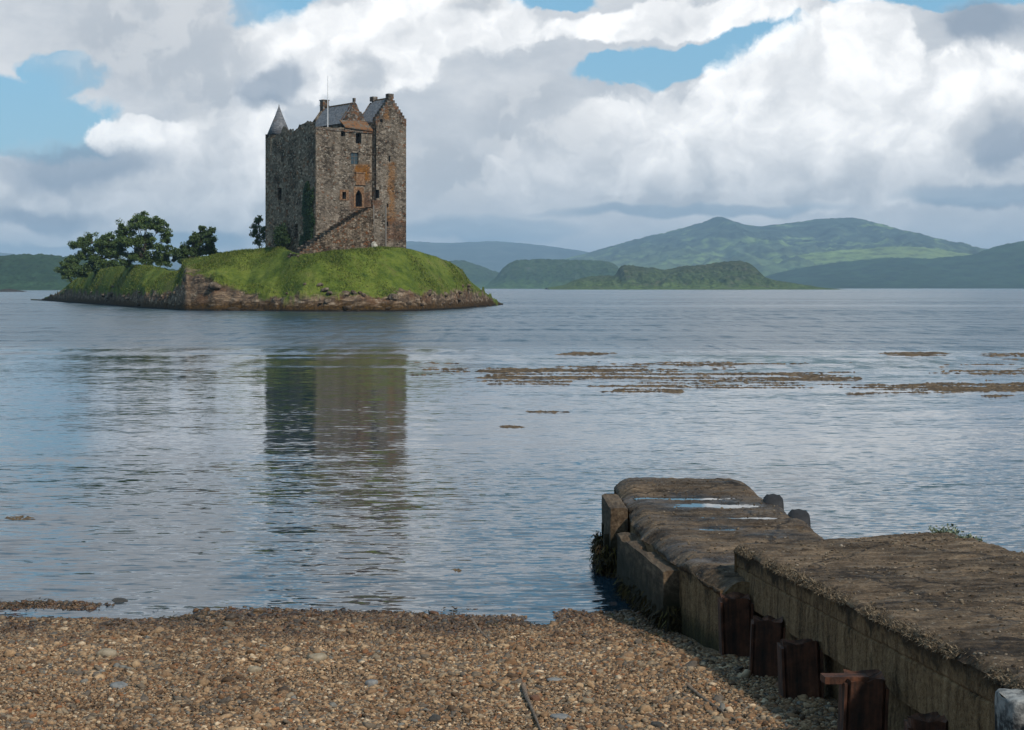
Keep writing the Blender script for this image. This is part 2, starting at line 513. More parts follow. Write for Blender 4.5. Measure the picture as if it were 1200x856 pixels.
hill('wooded_hill', 5900, 1000, [(840, 337), (880, 330), (900, 323), (930, 316), (1000, 306), (1060, 302), (1090, 303), (1110, 301), (1140, 298), (1165, 290), (1200, 282), (1260, 270), (1340, 262), (1500, 280), (1800, 310)],
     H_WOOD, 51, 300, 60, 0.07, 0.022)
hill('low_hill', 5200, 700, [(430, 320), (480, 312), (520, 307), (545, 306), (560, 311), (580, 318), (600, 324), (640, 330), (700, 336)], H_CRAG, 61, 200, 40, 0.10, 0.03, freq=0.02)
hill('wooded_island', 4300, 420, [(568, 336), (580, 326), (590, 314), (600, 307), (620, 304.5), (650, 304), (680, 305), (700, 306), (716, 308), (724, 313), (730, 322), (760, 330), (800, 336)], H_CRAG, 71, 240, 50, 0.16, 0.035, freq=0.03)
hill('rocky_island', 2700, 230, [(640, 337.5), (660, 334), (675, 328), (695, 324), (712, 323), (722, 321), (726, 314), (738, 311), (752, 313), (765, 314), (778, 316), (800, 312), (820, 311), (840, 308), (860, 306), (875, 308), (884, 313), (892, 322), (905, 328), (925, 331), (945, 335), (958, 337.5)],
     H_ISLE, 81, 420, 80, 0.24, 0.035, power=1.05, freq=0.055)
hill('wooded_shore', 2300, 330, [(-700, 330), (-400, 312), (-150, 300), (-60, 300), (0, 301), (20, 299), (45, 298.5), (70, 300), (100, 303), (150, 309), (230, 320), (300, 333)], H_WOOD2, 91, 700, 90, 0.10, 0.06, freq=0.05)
mesh_obj('skerry', *(lambda n: (np.array([(-360 + 17 * math.cos(a) * r, 1240 + 9 * math.sin(a) * r, -0.5 + 2.9 * (1 - r) ** 0.8 * (0.7 + 0.3 * math.sin(a * 3)))
          for r in (1, .8, .6, .4, .2, 0.02) for a in np.linspace(0, 6.283, n, endpoint=False)]), grid_faces(6, n, True)))(28),
         material('skerry_rock', lambda g: dict(color=(0.035, 0.03, 0.026))), kind='structure')

# ================================================================== HAZE
def haze():
    m = bpy.data.materials.new('haze_air')
    m.use_nodes = True
    t = m.node_tree
    t.nodes.remove(t.nodes['Principled BSDF'])
    v = t.nodes.new('ShaderNodeVolumePrincipled')
    v.inputs['Color'].default_value = (0.47, 0.68, 0.90, 1)
    v.inputs['Density'].default_value = 0.000085
    v.inputs['Anisotropy'].default_value = 0.0
    t.links.new(v.outputs[0], t.nodes['Material Output'].inputs['Volume'])
    b = MB().box(-15600, 15600, -400, 15600, -3.5, 420)
    b.build('haze', m, kind='stuff')
haze()

# ================================================================== THE ISLET
ISL = np.array([  # photo x, shoreline depth, skyline row, ridge depth behind shoreline, rock height
    (38, 430, 354.5, 6, 0.3), (50, 415, 351, 8, 0.8), (66, 392, 345, 10, 2.0), (80, 372, 334, 13, 2.6), (92, 352, 327, 15, 2.4), (110, 330, 318, 17, 2.2),
    (130, 306, 314, 18, 2.2), (150, 286, 311.5, 19, 2.3), (170, 270, 311.5, 20, 2.6), (190, 258, 314.5, 20, 2.6), (204, 250, 319, 18, 2.8), (211, 247.5, 319, 17, 3.4),
    (217, 244.5, 306.5, 16, 6.0), (232, 242.5, 303.5, 16, 5.6), (250, 240, 299, 16, 4.7), (268, 239, 296.5, 16, 3.4), (290, 237, 294, 17, 2.4), (310, 236, 291.5, 16, 2.1), (328, 235, 290, 14, 2.1), (342, 234, 294, 11, 2.1),
    (352, 233.5, 297.5, 9, 2.2), (385, 232, 296.5, 9, 2.0), (420, 232, 293.5, 12, 2.2), (445, 232, 291, 14, 2.2), (470, 233.5, 290, 18, 2.4), (490, 238, 294.5, 18, 2.5), (510, 246, 300.5, 19, 2.4),
    (530, 256, 309, 18, 2.8), (542, 264, 318, 16, 3.0), (552, 274, 331, 14, 2.8), (565, 287, 341, 11, 2.2), (578, 301, 351, 8, 1.0), (588, 314, 357, 6, 0.2)])

def islet_fields(px):
    return [np.interp(px, ISL[:, 0], ISL[:, i]) for i in range(1, 5)]

def islet_z(px, D, detail=True):
    """Height of the islet at photo column px (a bearing) and depth D."""
    px = np.asarray(px, float); D = np.asarray(D, float)
    sm = lambda i: (np.interp(px - 1.6, ISL[:, 0], ISL[:, i]) + np.interp(px, ISL[:, 0], ISL[:, i]) * 2 + np.interp(px + 1.6, ISL[:, 0], ISL[:, i])) / 4
    df, ys, dr, zr = sm(1), sm(2), sm(3), sm(4)
    x = (px - 600) / F * D
    df = df + 2.6 * fbm(x * 0.14, D * 0.02, 0, 5, 4) * np.clip((px - 38) / 20, 0, 1)
    top = np.maximum(CAMZ + (HOR - ys) / F * (df + dr), 0.15)
    s = (D - df) / dr
    zr = np.minimum(zr * (1 + 0.65 * fbm(x * 0.20, D * 0.05, 0, 9, 4)), top)
    foot = 0.16
    rock = zr * np.clip(s / foot, 0, 1) ** 0.75
    g = np.clip((s - foot) / (1 - foot), 0, 1)
    slope = zr + (top - zr) * (g * 0.55 + 0.45 * np.sin(g * math.pi / 2))
    z = np.where(s < 0, s * dr * 0.35, np.where(s < foot, rock, slope))
    back = np.clip((D - df - dr - 16) / 26, 0, 1)
    z = np.where(s > 1, top * (1 - back ** 1.5) - 2.5 * back, z)
    rockm = 1 - sstep(g, 0.0, 0.05)
    cliff = sstep(px, 208, 216) * (1 - sstep(px, 262, 276))
    if detail:
        lump = fbm(x * 0.35, D * 0.35, 0, 31, 5, 0.55)
        rid = fbm(x * 0.30 + D * 0.15, D * 0.35, z * 0.7, 37, 6, 0.6, True)
        inn = np.clip(s * 10 + 0.4, 0, 1) * np.clip(top * 0.6, 0, 1)
        z = z + inn * (rockm * (1.5 * rid + 0.7 * lump) + (1 - rockm) * (0.40 * lump + 0.30 * fbm(x * 0.09, D * 0.12, 0, 33, 3)) * np.clip((1.15 - s) * 4, 0.25, 1))
    return z, rockm, cliff

def build_islet():
    px = np.arange(36, 590, 0.8)
    v = np.concatenate([np.linspace(-5, 0, 8)[:-1], np.linspace(0, 5.5, 46)[:-1], np.linspace(5.5, 32, 60)[:-1], np.linspace(32, 64, 18)])
    PX, VV = np.meshgrid(px, v)
    df = islet_fields(px)[0]
    D = df[None, :] + VV
    z, rockm, cliff = islet_z(PX, D)
    x = (PX - 600) / F * D
    # wear: bare earth and broken edges between turf and rock
    edge = fbm(x * 0.28, D * 0.4, z * 0.3, 51, 5, 0.65)
    zz = z + edge * 1.7
    ISLr = np.interp(PX, ISL[:, 0], ISL[:, 4])
    rock = np.clip(1 - sstep(zz, ISLr * 0.86, ISLr * 1.04), 0, 1)
    V = np.stack([x, D, z], -1).reshape(-1, 3)
    def fn(g):
        p = g.pos()
        X0, Y0, Z0 = g.sep(p)
        rk = g.attr('rock')
        n1, _ = g.noise(p, 0.35, 5, 0.6)
        n2, _ = g.noise(p, 2.6, 5, 0.65)
        n3, _ = g.noise(g.vm('MULTIPLY', p, (.55, .7, 2.0)), 0.75, 7, 0.68, 1.2)
        grass = g.ramp(n1 * 0.68 + n2 * 0.32, [(0.34, (0.026, 0.046, 0.010)), (0.45, (0.066, 0.092, 0.015)), (0.56, (0.112, 0.136, 0.024)), (0.68, (0.135, 0.130, 0.045))])
        stone = g.ramp(n3, [(0.32, (0.018, 0.014, 0.012)), (0.45, (0.070, 0.050, 0.036)), (0.55, (0.15, 0.105, 0.07)), (0.66, (0.30, 0.24, 0.18))])
        stone = g.mix(g.step(n1, 0.50, 0.66) * 0.6, stone, (0.10, 0.045, 0.020))
        weed = g.ramp(n2, [(0.3, (0.012, 0.008, 0.005)), (0.55, (0.050, 0.028, 0.010)), (0.75, (0.105, 0.058, 0.018))])
        stone = g.mix(g.step(Z0 + (n3 - 0.5) * 2.2, 1.5, 0.55), stone, weed)
        stone = g.mix(g.step(Z0, 0.35, 0.1), stone, (0.014, 0.011, 0.008))
        n6, _ = g.noise(p, 0.16, 4, 0.6)
        grass = g.mix(g.step(n6 + (n2 - .5) * .3, .56, .66) * .7, grass, (0.085, 0.078, 0.028))
        col = g.mix(rk, grass, stone)
        return dict(color=col, rough=0.95, spec=0.1, normal=g.bump(n3 * 0.6 + n2 * 0.4, 0.9, 0.35))
    return mesh_obj('islet', V, grid_faces(len(v), len(px)).copy(), material('islet_turf_and_rock', fn),
                    smooth=True, attrs={'rock': rock.ravel(), }, kind='structure')
build_islet()

def blades_mesh(name, base, h, wdt, mat, seed, lean=0.5, per=3, **tags):
    """Tufts of grass: base (n,3), each tuft 'per' triangular blades."""
    rng = np.random.default_rng(seed)
    b = np.repeat(base, per, 0); n = len(b)
    hh = np.repeat(h, per) * rng.uniform(0.55, 1.15, n)
    b = b + rng.normal(0, 1, (n, 3)) * np.array([1, 1, 0]) * (np.repeat(h, per)[:, None] * 0.35)
    a = rng.uniform(0, 6.283, n)
    sd = np.stack([np.cos(a), np.sin(a), 0 * a], 1) * wdt * rng.uniform(0.6, 1.3, (n, 1))
    tip = b + np.stack([rng.normal(0, lean, n) * hh, rng.normal(0, lean, n) * hh, hh], 1)
    V = np.stack([b - sd, b + sd, tip], 1).reshape(-1, 3)
    Fc = np.arange(3 * n).reshape(-1, 3)
    return mesh_obj(name, V, Fc, mat, attrs={'rnd': np.repeat(rng.uniform(0, 1, n), 3)}, **tags)

def islet_grass():
    rng = np.random.default_rng(4)
    n = 46000
    px = rng.uniform(78, 552, n)
    df = islet_fields(px)[0]; dr = islet_fields(px)[2]
    D = df + dr * rng.uniform(0.10, 1.25, n)
    z, _, _ = islet_z(px, D)
    x = (px - 600) / F * D
    edge = fbm(x * 0.28, D * 0.4, z * 0.3, 51, 5, 0.65)
    zr = np.interp(px, ISL[:, 0], ISL[:, 4])
    ok = z + edge * 1.7 > zr * 0.93
    dens = fbm(x * 0.25, D * 0.2, 0, 77, 4)
    ok &= rng.uniform(-0.7, 0.5, n) < dens + 0.1
    x, D, z, dens = x[ok], D[ok], z[ok], dens[ok]
    h = np.clip(0.16 + 0.36 * dens, 0.08, 0.5) * rng.uniform(0.6, 1.4, len(x))
    def fn(g):
        r = g.attr('rnd')
        n1, _ = g.noise(g.pos(), 0.3, 4, 0.6)
        c = g.ramp((r * 0.5 + n1 * 0.5), [(0.28, (0.026, 0.048, 0.010)), (0.48, (0.078, 0.108, 0.017)), (0.62, (0.125, 0.150, 0.026)), (0.78, (0.16, 0.145, 0.055))])
        return dict(color=c, rough=0.8, spec=0.15)
    blades_mesh('grass', np.stack([x, D, z - 0.05], 1), h, 0.05, material('islet_grass', fn), 3, kind='stuff')
islet_grass()

# ================================================================== THE CASTLE
CX, CY, CZ = -27.8, 246.0, 9.35
RA = math.radians(37)
UX, UY = math.cos(RA), math.sin(RA)      # along the entrance front, receding to the right
WX, WY = -math.sin(RA), math.cos(RA)     # along the other visible side, receding to the left
castle = empty('castle', (CX, CY, CZ), RA, label='tall grey rubble-stone tower house standing on the grassy islet', cat='castle')
LU, LW = 15.3, 14.6
def front(px, py, out=0.0):
    """Photo pixel -> (u, z) on the entrance front (plane w = -out), heights above the castle's base."""
    t = (px - 600) / F
    ox, oy = CX - WX * out, CY - WY * out
    u = (t * oy - ox) / (UX - t * UY)
    D = oy + u * UY
    return u, CAMZ - (py - HOR) / F * D - CZ
def side(px, py, out=0.0):
    """Photo pixel -> (w, z) on the left side (plane u = -out)."""
    t = (px - 600) / F
    ox, oy = CX - UX * out, CY - UY * out
    w = (t * oy - ox) / (WX - t * WY)
    D = oy + w * WY
    return w, CAMZ - (py - HOR) / F * D - CZ

def mat_rubble(name, dark=0.0, rust=0.3, pale=0.3, scale=2.6, stains=(), bumpd=0.10, tint=(1, 1, 1), wash=0.0):
    def fn(g):
        o = g.objco()
        _, wn = g.noise(o, 1.3, 3, 0.6)
        q = g.vm('ADD', o, g.vm('SCALE', g.vm('SUBTRACT', wn, (.5, .5, .5)), scale=0.5))
        q = g.vm('MULTIPLY', q, (1, 1, 1.5))
        d, c = g.voro(q, scale)
        e, _ = g.voro(q, scale, 'DISTANCE_TO_EDGE')
        wob0, _ = g.noise(o, 2.2, 4, 0.65)
        cr, cg, cb = g.sep(c)
        n, _ = g.noise(o, 0.35, 5, 0.6)
        nf, _ = g.noise(o, 5.0, 5, 0.65)
        k = 1.0 - dark
        st = g.ramp(cr * 0.8 + (nf - 0.5) * 0.7 + 0.1, [(0.02, (0.035 * k, 0.030 * k, 0.026 * k)), (0.26, (0.100 * k, 0.085 * k, 0.072 * k)), (0.55, (0.170 * k, 0.148 * k, 0.126 * k)),
                                   (0.78, (0.235 * k, 0.205 * k, 0.178 * k)), (0.97, (0.30 * k, 0.28 * k, 0.25 * k))])
        mort = (0.20 * k, 0.175 * k, 0.15 * k)
        st = g.mix(g.step(e, 0.05, 0.015) * g.step(n, 0.40, 0.55) * 0.75, st, mort)
        st = g.mix(g.step(n + (wob0 - .5) * .5, 0.46, 0.62) * wash, st, (0.20 * k, 0.178 * k, 0.155 * k))
        # open joints where pointing fell out
        st = g.mix(g.step(e, 0.045, 0.01) * g.step(n, 0.50, 0.38) * 0.9, st, (0.018, 0.015, 0.013))
        wob, _ = g.noise(o, 0.8, 4, 0.6)
        st = g.mix(g.step(cb + (wob - 0.5) * 1.4, 1.0 - rust * 0.5, 1.12 - rust * 0.35) * 0.75, st, (0.16, 0.070, 0.030))
        st = g.mix(g.step(cg * 0.6 + wob * 0.7, 1.02 - pale * 0.35, 1.10 - pale * 0.35) * 0.85, st, (0.36, 0.34, 0.31))
        sx, sy, sz = g.sep(o)
        for (u0, u1, z0, z1, colr, amt) in stains:
            sw = sx + (nf - 0.5) * 1.0 + (wob - 0.5) * 2.2
            m = g.step(sw, u0 - 0.35, u0 + 0.3) * g.step(sw, u1 + 0.35, u1 - 0.3)
            m = m * g.step(sz + (nf - 0.5) * 1.2, z0 - 0.3, z0 + 0.5) * g.step(sz + (nf - 0.5) * 1.2, z1 + 0.3, z1 - 0.5)
            st = g.mix(m * amt * g.step(nf * .7 + cr * 0.35 + wob * .5 - .25, 0.30, 0.52), st, g.mix(nf, (colr[0] * .5, colr[1] * .5, colr[2] * .6), colr))
        dv, _ = g.noise(g.vm('MULTIPLY', o, (1, 1, .16)), .9, 5, .6)
        st = g.mix(1.0, st, g.ramp(dv * .6 + n * .4, [(.36, .52), (.5, .95), (.64, 1.2)]), 'MULTIPLY')
        st = g.mix(1.0, st, tint, 'MULTIPLY')
        h = g.step(e, 0.0, 0.12) * 0.7 + nf * 0.5 + cr * 0.4
        return dict(color=st, rough=0.95, spec=0.1, normal=g.bump(h, 1.0, bumpd))
    return material(name, fn)

OR = (0.30, 0.130, 0.022)
u1, z1 = front(425, 192); u0, _ = front(418.5, 192); _, z0 = front(422, 214)
us0, zs1 = front(455, 190, 0.9); us1, zs0 = front(463, 262, 0.9)
ut0, zt1 = front(448, 122, 0.9); ut1, zt0 = front(456, 142, 0.9)
ub0, zb1 = front(452, 255, 0.9); ub1, zb0 = front(476, 284, 0.9)
M_FRONT = mat_rubble('weathered_rubble', 0.0, 0.18, 0.32, 2.9,
                     [(u0 - 0.3, u1 + 1.2, z0, z1, OR, 0.9), (u0 - 1.2, u1 + 1.4, z0 - 4.0, z0 - 1.2, (0.20, 0.085, 0.04), 0.6),
                      (us0, us1, zs0, zs1, OR, 0.6), (ut0, ut1, zt0, zt1 + 2, OR, 0.7), (ub0, ub1, zb0, zb1, (0.17, 0.07, 0.03), 0.5)], wash=0.5, tint=(.96, .90, .82))
M_SIDE = mat_rubble('lichen_spotted_dark_rubble', 0.10, 0.30, 0.36, 2.6, tint=(1.30, 1.12, 0.92), wash=.3)
M_STAIR = mat_rubble('loose_brown_rubble', 0.10, 0.50, 0.20, 2.5, (), 0.30, (1.0, .88, .74))
M_GABLE = mat_rubble('rust_stained_rubble', 0.2, 1.0, 0.1, 3.0)
M_DARK = material('dark_interior', lambda g: dict(color=(0.006, 0.006, 0.007), rough=1.0, spec=0.0))
M_GLASS = material('old_window_glass', lambda g: dict(color=(0.03, 0.045, 0.055), rough=0.12, spec=0.6))
M_WOOD = material('grey_weathered_wood', lambda g: (lambda n: dict(color=g.ramp(n, [(0.3, (0.06, 0.05, 0.04)), (0.7, (0.16, 0.14, 0.12))]), rough=0.9))(g.noise(g.vm('MULTIPLY', g.objco(), (8, 8, 0.8)), 2, 4)[0]))
def _slate(g):
    o = g.objco()
    x, y, z = g.sep(o)
    n, _ = g.noise(o, 1.2, 5, 0.6)
    d, c = g.voro(g.vm('MULTIPLY', o, (2.2, 2.2, 4.5)), 1.5)
    cr, _, _ = g.sep(c)
    row = g.m('FRACT', z * 4.2)
    col = g.ramp(cr * 0.7 + n * 0.35, [(0.1, (0.070, 0.072, 0.080)), (0.6, (0.125, 0.128, 0.140)), (0.95, (0.185, 0.185, 0.195))])
    col = g.mix(g.step(n, 0.58, 0.72) * 0.7, col, (0.17, 0.10, 0.045))
    return dict(color=col, rough=0.75, spec=0.3, normal=g.bump(row * 0.6 + cr, 0.6, 0.04))
M_SLATE = material('grey_slate', _slate)
M_RUSTROOF = material('rusty_lichen_slate', lambda g: (lambda n: dict(color=g.ramp(n, [(0.36, (0.06, 0.05, 0.04)), (0.48, (0.17, 0.075, 0.03)), (0.58, (0.10, 0.08, 0.06)), (0.68, (0.14, 0.13, 0.115))]), rough=0.9))(g.noise(g.objco(), 1.6, 5, 0.6)[0]))
M_ORSTONE = material('orange_dressed_stone', lambda g: (lambda n: dict(color=g.ramp(n, [(0.34, (0.06, 0.036, 0.022)), (0.5, (0.16, 0.085, 0.045)), (0.66, (0.24, 0.17, 0.11))]), rough=0.95, normal=g.bump(n, 0.8, 0.05)))(g.noise(g.objco(), 3.5, 5, 0.65)[0]))

def wall_panel(length, z_top, holes, fn, mat, name, parent, thick=0.75, seed=0, step=0.45, z_bot=-2.6, uneven=0.07):
    """A rubble wall sheet with real openings. fn(s, z, d) maps run, height and depth-into-wall to castle space.
    z_top is a function of s (or arrays); holes are (s0, s1, z0, z1)."""
    ss = set(np.linspace(0, length, int(length / step) + 1).round(4)); 
    zmax = max(z_top(s) for s in np.linspace(0, length, 60))
    zs = set(np.linspace(z_bot, zmax, int((zmax - z_bot) / step) + 1).round(4))
    for h in holes:
        ss = {s for s in ss if min(abs(s - h[0]), abs(s - h[1])) >= step * 0.4}
        zs = {s for s in zs if min(abs(s - h[2]), abs(s - h[3])) >= step * 0.4}
    for h in holes:
        ss |= {h[0], h[1]}; zs |= {h[2], h[3]}
    ss, zs = sorted(ss), sorted(zs)
    V, Fc, idx = [], [], {}
    def vert(i, j, d):
        k = (i, j, d)
        if k not in idx:
            s, z = ss[i], zs[j]
            zc = min(z, z_top(s))
            q = uneven * float(fbm(np.array([s * 0.7]), np.array([z * 0.7]), 0, seed, 3)[0])
            onedge = i in (0, len(ss) - 1)
            idx[k] = len(V)
            V.append(fn(s, zc, d + (0 if onedge else q)))
        return idx[k]
    inh = lambda a, b: any(h[0] - 1e-6 <= ss[a] and ss[a + 1] <= h[1] + 1e-6 and h[2] - 1e-6 <= zs[b] and zs[b + 1] <= h[3] + 1e-6 for h in holes)
    for i in range(len(ss) - 1):
        for j in range(len(zs) - 1):
            if zs[j] >= max(z_top(ss[i]), z_top(ss[i + 1])) - 1e-6:
                continue
            if inh(i, j):
                # reveals
                for (di, dj, e0, e1) in ((-1, 0, (i, j), (i, j + 1)), (1, 0, (i + 1, j + 1), (i + 1, j)), (0, -1, (i + 1, j), (i, j)), (0, 1, (i, j + 1), (i + 1, j + 1))):
                    a, b = i + di, j + dj
                    if 0 <= a < len(ss) - 1 and 0 <= b < len(zs) - 1 and not inh(a, b):
                        Fc.append((vert(*e0, 0.0), vert(*e1, 0.0), vert(*e1, thick), vert(*e0, thick)))
            else:
                Fc.append((vert(i, j, 0.0), vert(i + 1, j, 0.0), vert(i + 1, j + 1, 0.0), vert(i, j + 1, 0.0)))
    return mesh_obj(name, np.array(V), Fc, mat, parent)

def jag(seed, base, amp, f=1.3):
    t = np.linspace(-3, 40, 430)
    v = base + amp * np.round(fbm(t * f, 0 * t, 0, seed, 4) * 5) / 5
    return lambda s: float(np.interp(s, t, v))

# ---- openings on the front: (left px, right px, top px, bottom px)
def fhole(a, b, t, bt, out=0.0):
    u0, zt = front(a, t, out); u1, _ = front(b, t, out); _, zb = front((a + b) / 2, bt, out)
    return (round(u0, 3), round(u1, 3), round(zb, 3), round(zt, 3))
def shole(a, b, t, bt):
    w0, zt = side(a, t); w1, _ = side(b, t); _, zb = side((a + b) / 2, bt)
    return (round(min(w0, w1), 3), round(max(w0, w1), 3), round(zb, 3), round(zt, 3))
F_HOLES = dict(upper=fhole(399.5, 404.5, 151.5, 160), ruined=fhole(417, 423.5, 156.5, 168.5), main=fhole(411.5, 420, 179, 192.5),
               low=fhole(401, 405.5, 225, 233.5), door=fhole(416.5, 424, 223, 242.5))
WING_OUT = 0.9
UW, _ = front(440, 200, 0.0)
_, zwt = front(400, 151); 
front_top = jag(3, zwt + 0.1, 0.30, 0.9)
fr = lambda s, z, d: (s, d, z)
w_f = wall_panel(UW + 0.3, front_top, list(F_HOLES.values()), fr, M_FRONT, 'entrance_wall', castle, seed=1)
_, z_st = side(340, 150)
side_top = lambda w: float(np.interp(w, [0, 3.2, 4.6, 5.8, 8.0, 9.2, 10.2, 11, LW], [zwt + 1.0, zwt + 0.9, zwt + 0.5, zwt + 0.0, zwt + 0.3, zwt + 0.9, zwt - 0.15, zwt - 0.5, zwt - 0.6])) + 0.25 * math.sin(w * 5.1) * math.sin(w * 2.3)
S_HOLES = dict(slit=shole(325.5, 330, 221, 235), low_door=shole(345, 349, 263, 279), upper_slit=shole(329, 332, 183, 190))
w_s = wall_panel(LW, side_top, list(S_HOLES.values()), lambda s, z, d: (d, s, z), M_SIDE, 'side_wall', castle, seed=2)
# the two hidden sides, plain
wall_panel(LW, lambda s: zwt, [], lambda s, z, d: (LU - d, s, z), M_SIDE, 'rear_side_wall', castle, seed=3, step=1.5)
wall_panel(LU, lambda s: zwt, [], lambda s, z, d: (LU - s, LW - d, z), M_FRONT, 'rear_wall', castle, seed=4, step=1.5)
mb = MB().box(0.7, LU - 0.7, 0.7, LW - 0.7, zwt - 1.4, zwt - 1.1)
mb.build('wall_walk', M_DARK, castle)

def pane(name, h, fn, mat, d=0.5, arch=False, label=None):
    b = MB()
    s0, s1, z0, z1 = h
    P = [fn(s0 - .02, z0 - .02, d), fn(s1 + .02, z0 - .02, d), fn(s1 + .02, z1 + .02, d), fn(s0 - .02, z1 + .02, d)]
    Q = [fn(s0 - .02, z0 - .02, d + .06), fn(s1 + .02, z0 - .02, d + .06), fn(s1 + .02, z1 + .02, d + .06), fn(s0 - .02, z1 + .02, d + .06)]
    b.hexa(P + Q)
    o = b.build(name, mat, castle)
    if label:
        o['label'] = label
    return o
def surround(h, fn, parent, w=0.28, proud=0.05, mat=None, top=0.3):
    b = MB()
    s0, s1, z0, z1 = h
    for (a, b_, c, d) in ((s0 - w, s0 - .003, z0, z1), (s1 + .003, s1 + w, z0, z1), (s0 - w, s1 + w, z1 + .003, z1 + top), (s0 - w, s1 + w, z0 - .18, z0 - .003)):
        P = [fn(a, c, -proud), fn(b_, c, -proud), fn(b_, c, .2), fn(a, c, .2), fn(a, d, -proud), fn(b_, d, -proud), fn(b_, d, .2), fn(a, d, .2)]
        b.hexa(P)
    b.build('window_surround' if parent.name.startswith('window') else 'door_surround', mat or M_ORSTONE, parent)
pane('window', F_HOLES['upper'], fr, M_DARK, 0.55)
pane('window', F_HOLES['ruined'], fr, M_DARK, 0.6, label='ragged broken window with rust stained stone around it')
wn = pane('window', F_HOLES['main'], fr, M_GLASS, 0.22, label='largest glazed window of the entrance front')
h = F_HOLES['main']; b = MB()
for k in (0.5,):
    s = h[0] + (h[1] - h[0]) * k
    b.box(s - .03, s + .03, 0.16, 0.215, h[2], h[3])
for k in (0.36, 0.68):
    z = h[2] + (h[3] - h[2]) * k
    b.box(h[0], h[1], 0.165, 0.212, z - .025, z + .025)
b.build('glazing_bar', M_WOOD, wn)
wl_ = pane('window', F_HOLES['low'], fr, M_DARK, 0.5)
surround(F_HOLES['low'], fr, wl_, 0.42)
dr_ = pane('doorway', F_HOLES['door'], fr, M_DARK, 0.6)
surround(F_HOLES['door'], fr, dr_, 0.3, 0.06, None, 0.45)
# pointed head of the doorway: two stones closing the top corners
s0, s1, z0, z1 = F_HOLES['door']; sm_ = (s0 + s1) / 2
b = MB()
for sa, sgn in ((s0, 1), (s1, -1)):
    poly = [(sa, z1), (sa, z1 - 0.75), (sa + sgn * 0.14, z1 - 0.42), (sa + sgn * 0.32, z1 - 0.15), (sm_ - sgn * 0.02, z1)]
    b.prism(poly, lambda q: (q[0], -0.03, q[1]), lambda q: (q[0], 0.35, q[1]))
b.build('pointed_arch', M_ORSTONE, dr_)
sd = lambda s, z, d: (d, s, z)
for k in ('slit', 'upper_slit'):
    pane('window', S_HOLES[k], sd, M_DARK, 0.5)
pane('low_doorway', S_HOLES['low_door'], sd, M_DARK, 0.5)

# ---- panels of carved stone over the doorway
b = MB(); a0, za = front(417, 203); a1, _ = front(427, 203); _, zb_ = front(422, 216)
b.box(a0, a1, -0.10, 0.05, zb_, za); b.box(a0 - .12, a1 + .12, -0.2, 0.05, za + .003, za + .15); b.box(a0 - .12, a1 + .12, -0.2, 0.05, zb_ - .15, zb_ - .003)
b.build('carved_panel', M_ORSTONE, castle)

# ---- right hand gabled wing, proud of the front
_, z_eave = front(470, 143, WING_OUT); ur, _ = front(476, 143, WING_OUT); ul, _ = front(440, 143, WING_OUT)
ua, z_apex = front(458, 114.5, WING_OUT)
LU2 = ur
ze_l = front(440, 141, WING_OUT)[1]; ze_r = front(475.5, 143, WING_OUT)[1]
def wing_top(s):
    u = ul + s
    if u < ua: return ze_l + (z_apex - ze_l) * (u - ul) / (ua - ul) + 0.10 * round(math.sin(u * 5))
    return z_apex + (ze_r - z_apex) * (u - ua) / (ur - ua) + 0.10 * round(math.sin(u * 5))
W_H = dict(top=fhole(445.5, 448.5, 139.5, 143.5, WING_OUT), slit=fhole(455.4, 457.4, 183, 190, WING_OUT), hole=fhole(453.2, 455.4, 239, 243, WING_OUT), near_door=fhole(438.5 + 2.5, 444.6, 222.5, 232.5, WING_OUT), low=fhole(452.5, 455, 260, 265, WING_OUT))
rel = lambda h: (round(h[0] - ul, 3), round(h[1] - ul, 3), h[2], h[3])
wf = lambda s, z, d: (ul + s, d - WING_OUT, z)
w_w = wall_panel(ur - ul, wing_top, [rel(h) for h in W_H.values()], wf, M_FRONT, 'wing_wall', castle, seed=7, z_bot=-3.0)
for k, h in W_H.items():
    pane('window', rel(h), wf, M_DARK, 0.45)
DEP = 4.8
# wing flanks
wall_panel(DEP, lambda s: ze_l, [], lambda s, z, d: (ul + d, DEP - WING_OUT - s, z), M_SIDE, 'wing_flank', castle, seed=8)
wall_panel(DEP + 9, lambda s: ze_r if s < DEP else zwt, [], lambda s, z, d: (ur - d, -WING_OUT + s, z), M_SIDE, 'wing_flank', castle, seed=9)
def gable_roof(name, ul, ur, ua, zl, zr, za, y0, y1, mat, over=0.12):
    b = MB()
    for (p, q) in (((ul, zl), (ua, za)), ((ua, za), (ur, zr))):
        n = Vector((-(q[1] - p[1]), 0, q[0] - p[0])).normalized() * 0.16
        b.hexa([(p[0], y0, p[1]), (q[0], y0, q[1]), (q[0], y1, q[1]), (p[0], y1, p[1]),
                (p[0] + n.x, y0, p[1] + n.z), (q[0] + n.x, y0, q[1] + n.z), (q[0] + n.x, y1, q[1] + n.z), (p[0] + n.x, y1, p[1] + n.z)])
    rf = b.build(name, mat, castle)
    r = MB().box(ua - .16, ua + .16, y0 + .05, y1 - .05, za + .05, za + .28)
    r.build('ridge_stones', M_ORSTONE, rf)
    return rf
gable_roof('gable_roof', ul, ur, ua, ze_l - .3, ze_r - .3, z_apex - .25, -WING_OUT + 0.75, DEP - WING_OUT, M_SLATE)
wall_panel(ur - ul, lambda s: wing_top(ur - ul - s) , [], lambda s, z, d: (ur - s, DEP - WING_OUT + 0.4 - d, z), M_GABLE, 'rear_gable', castle, seed=10, z_bot=zwt - 1.5)
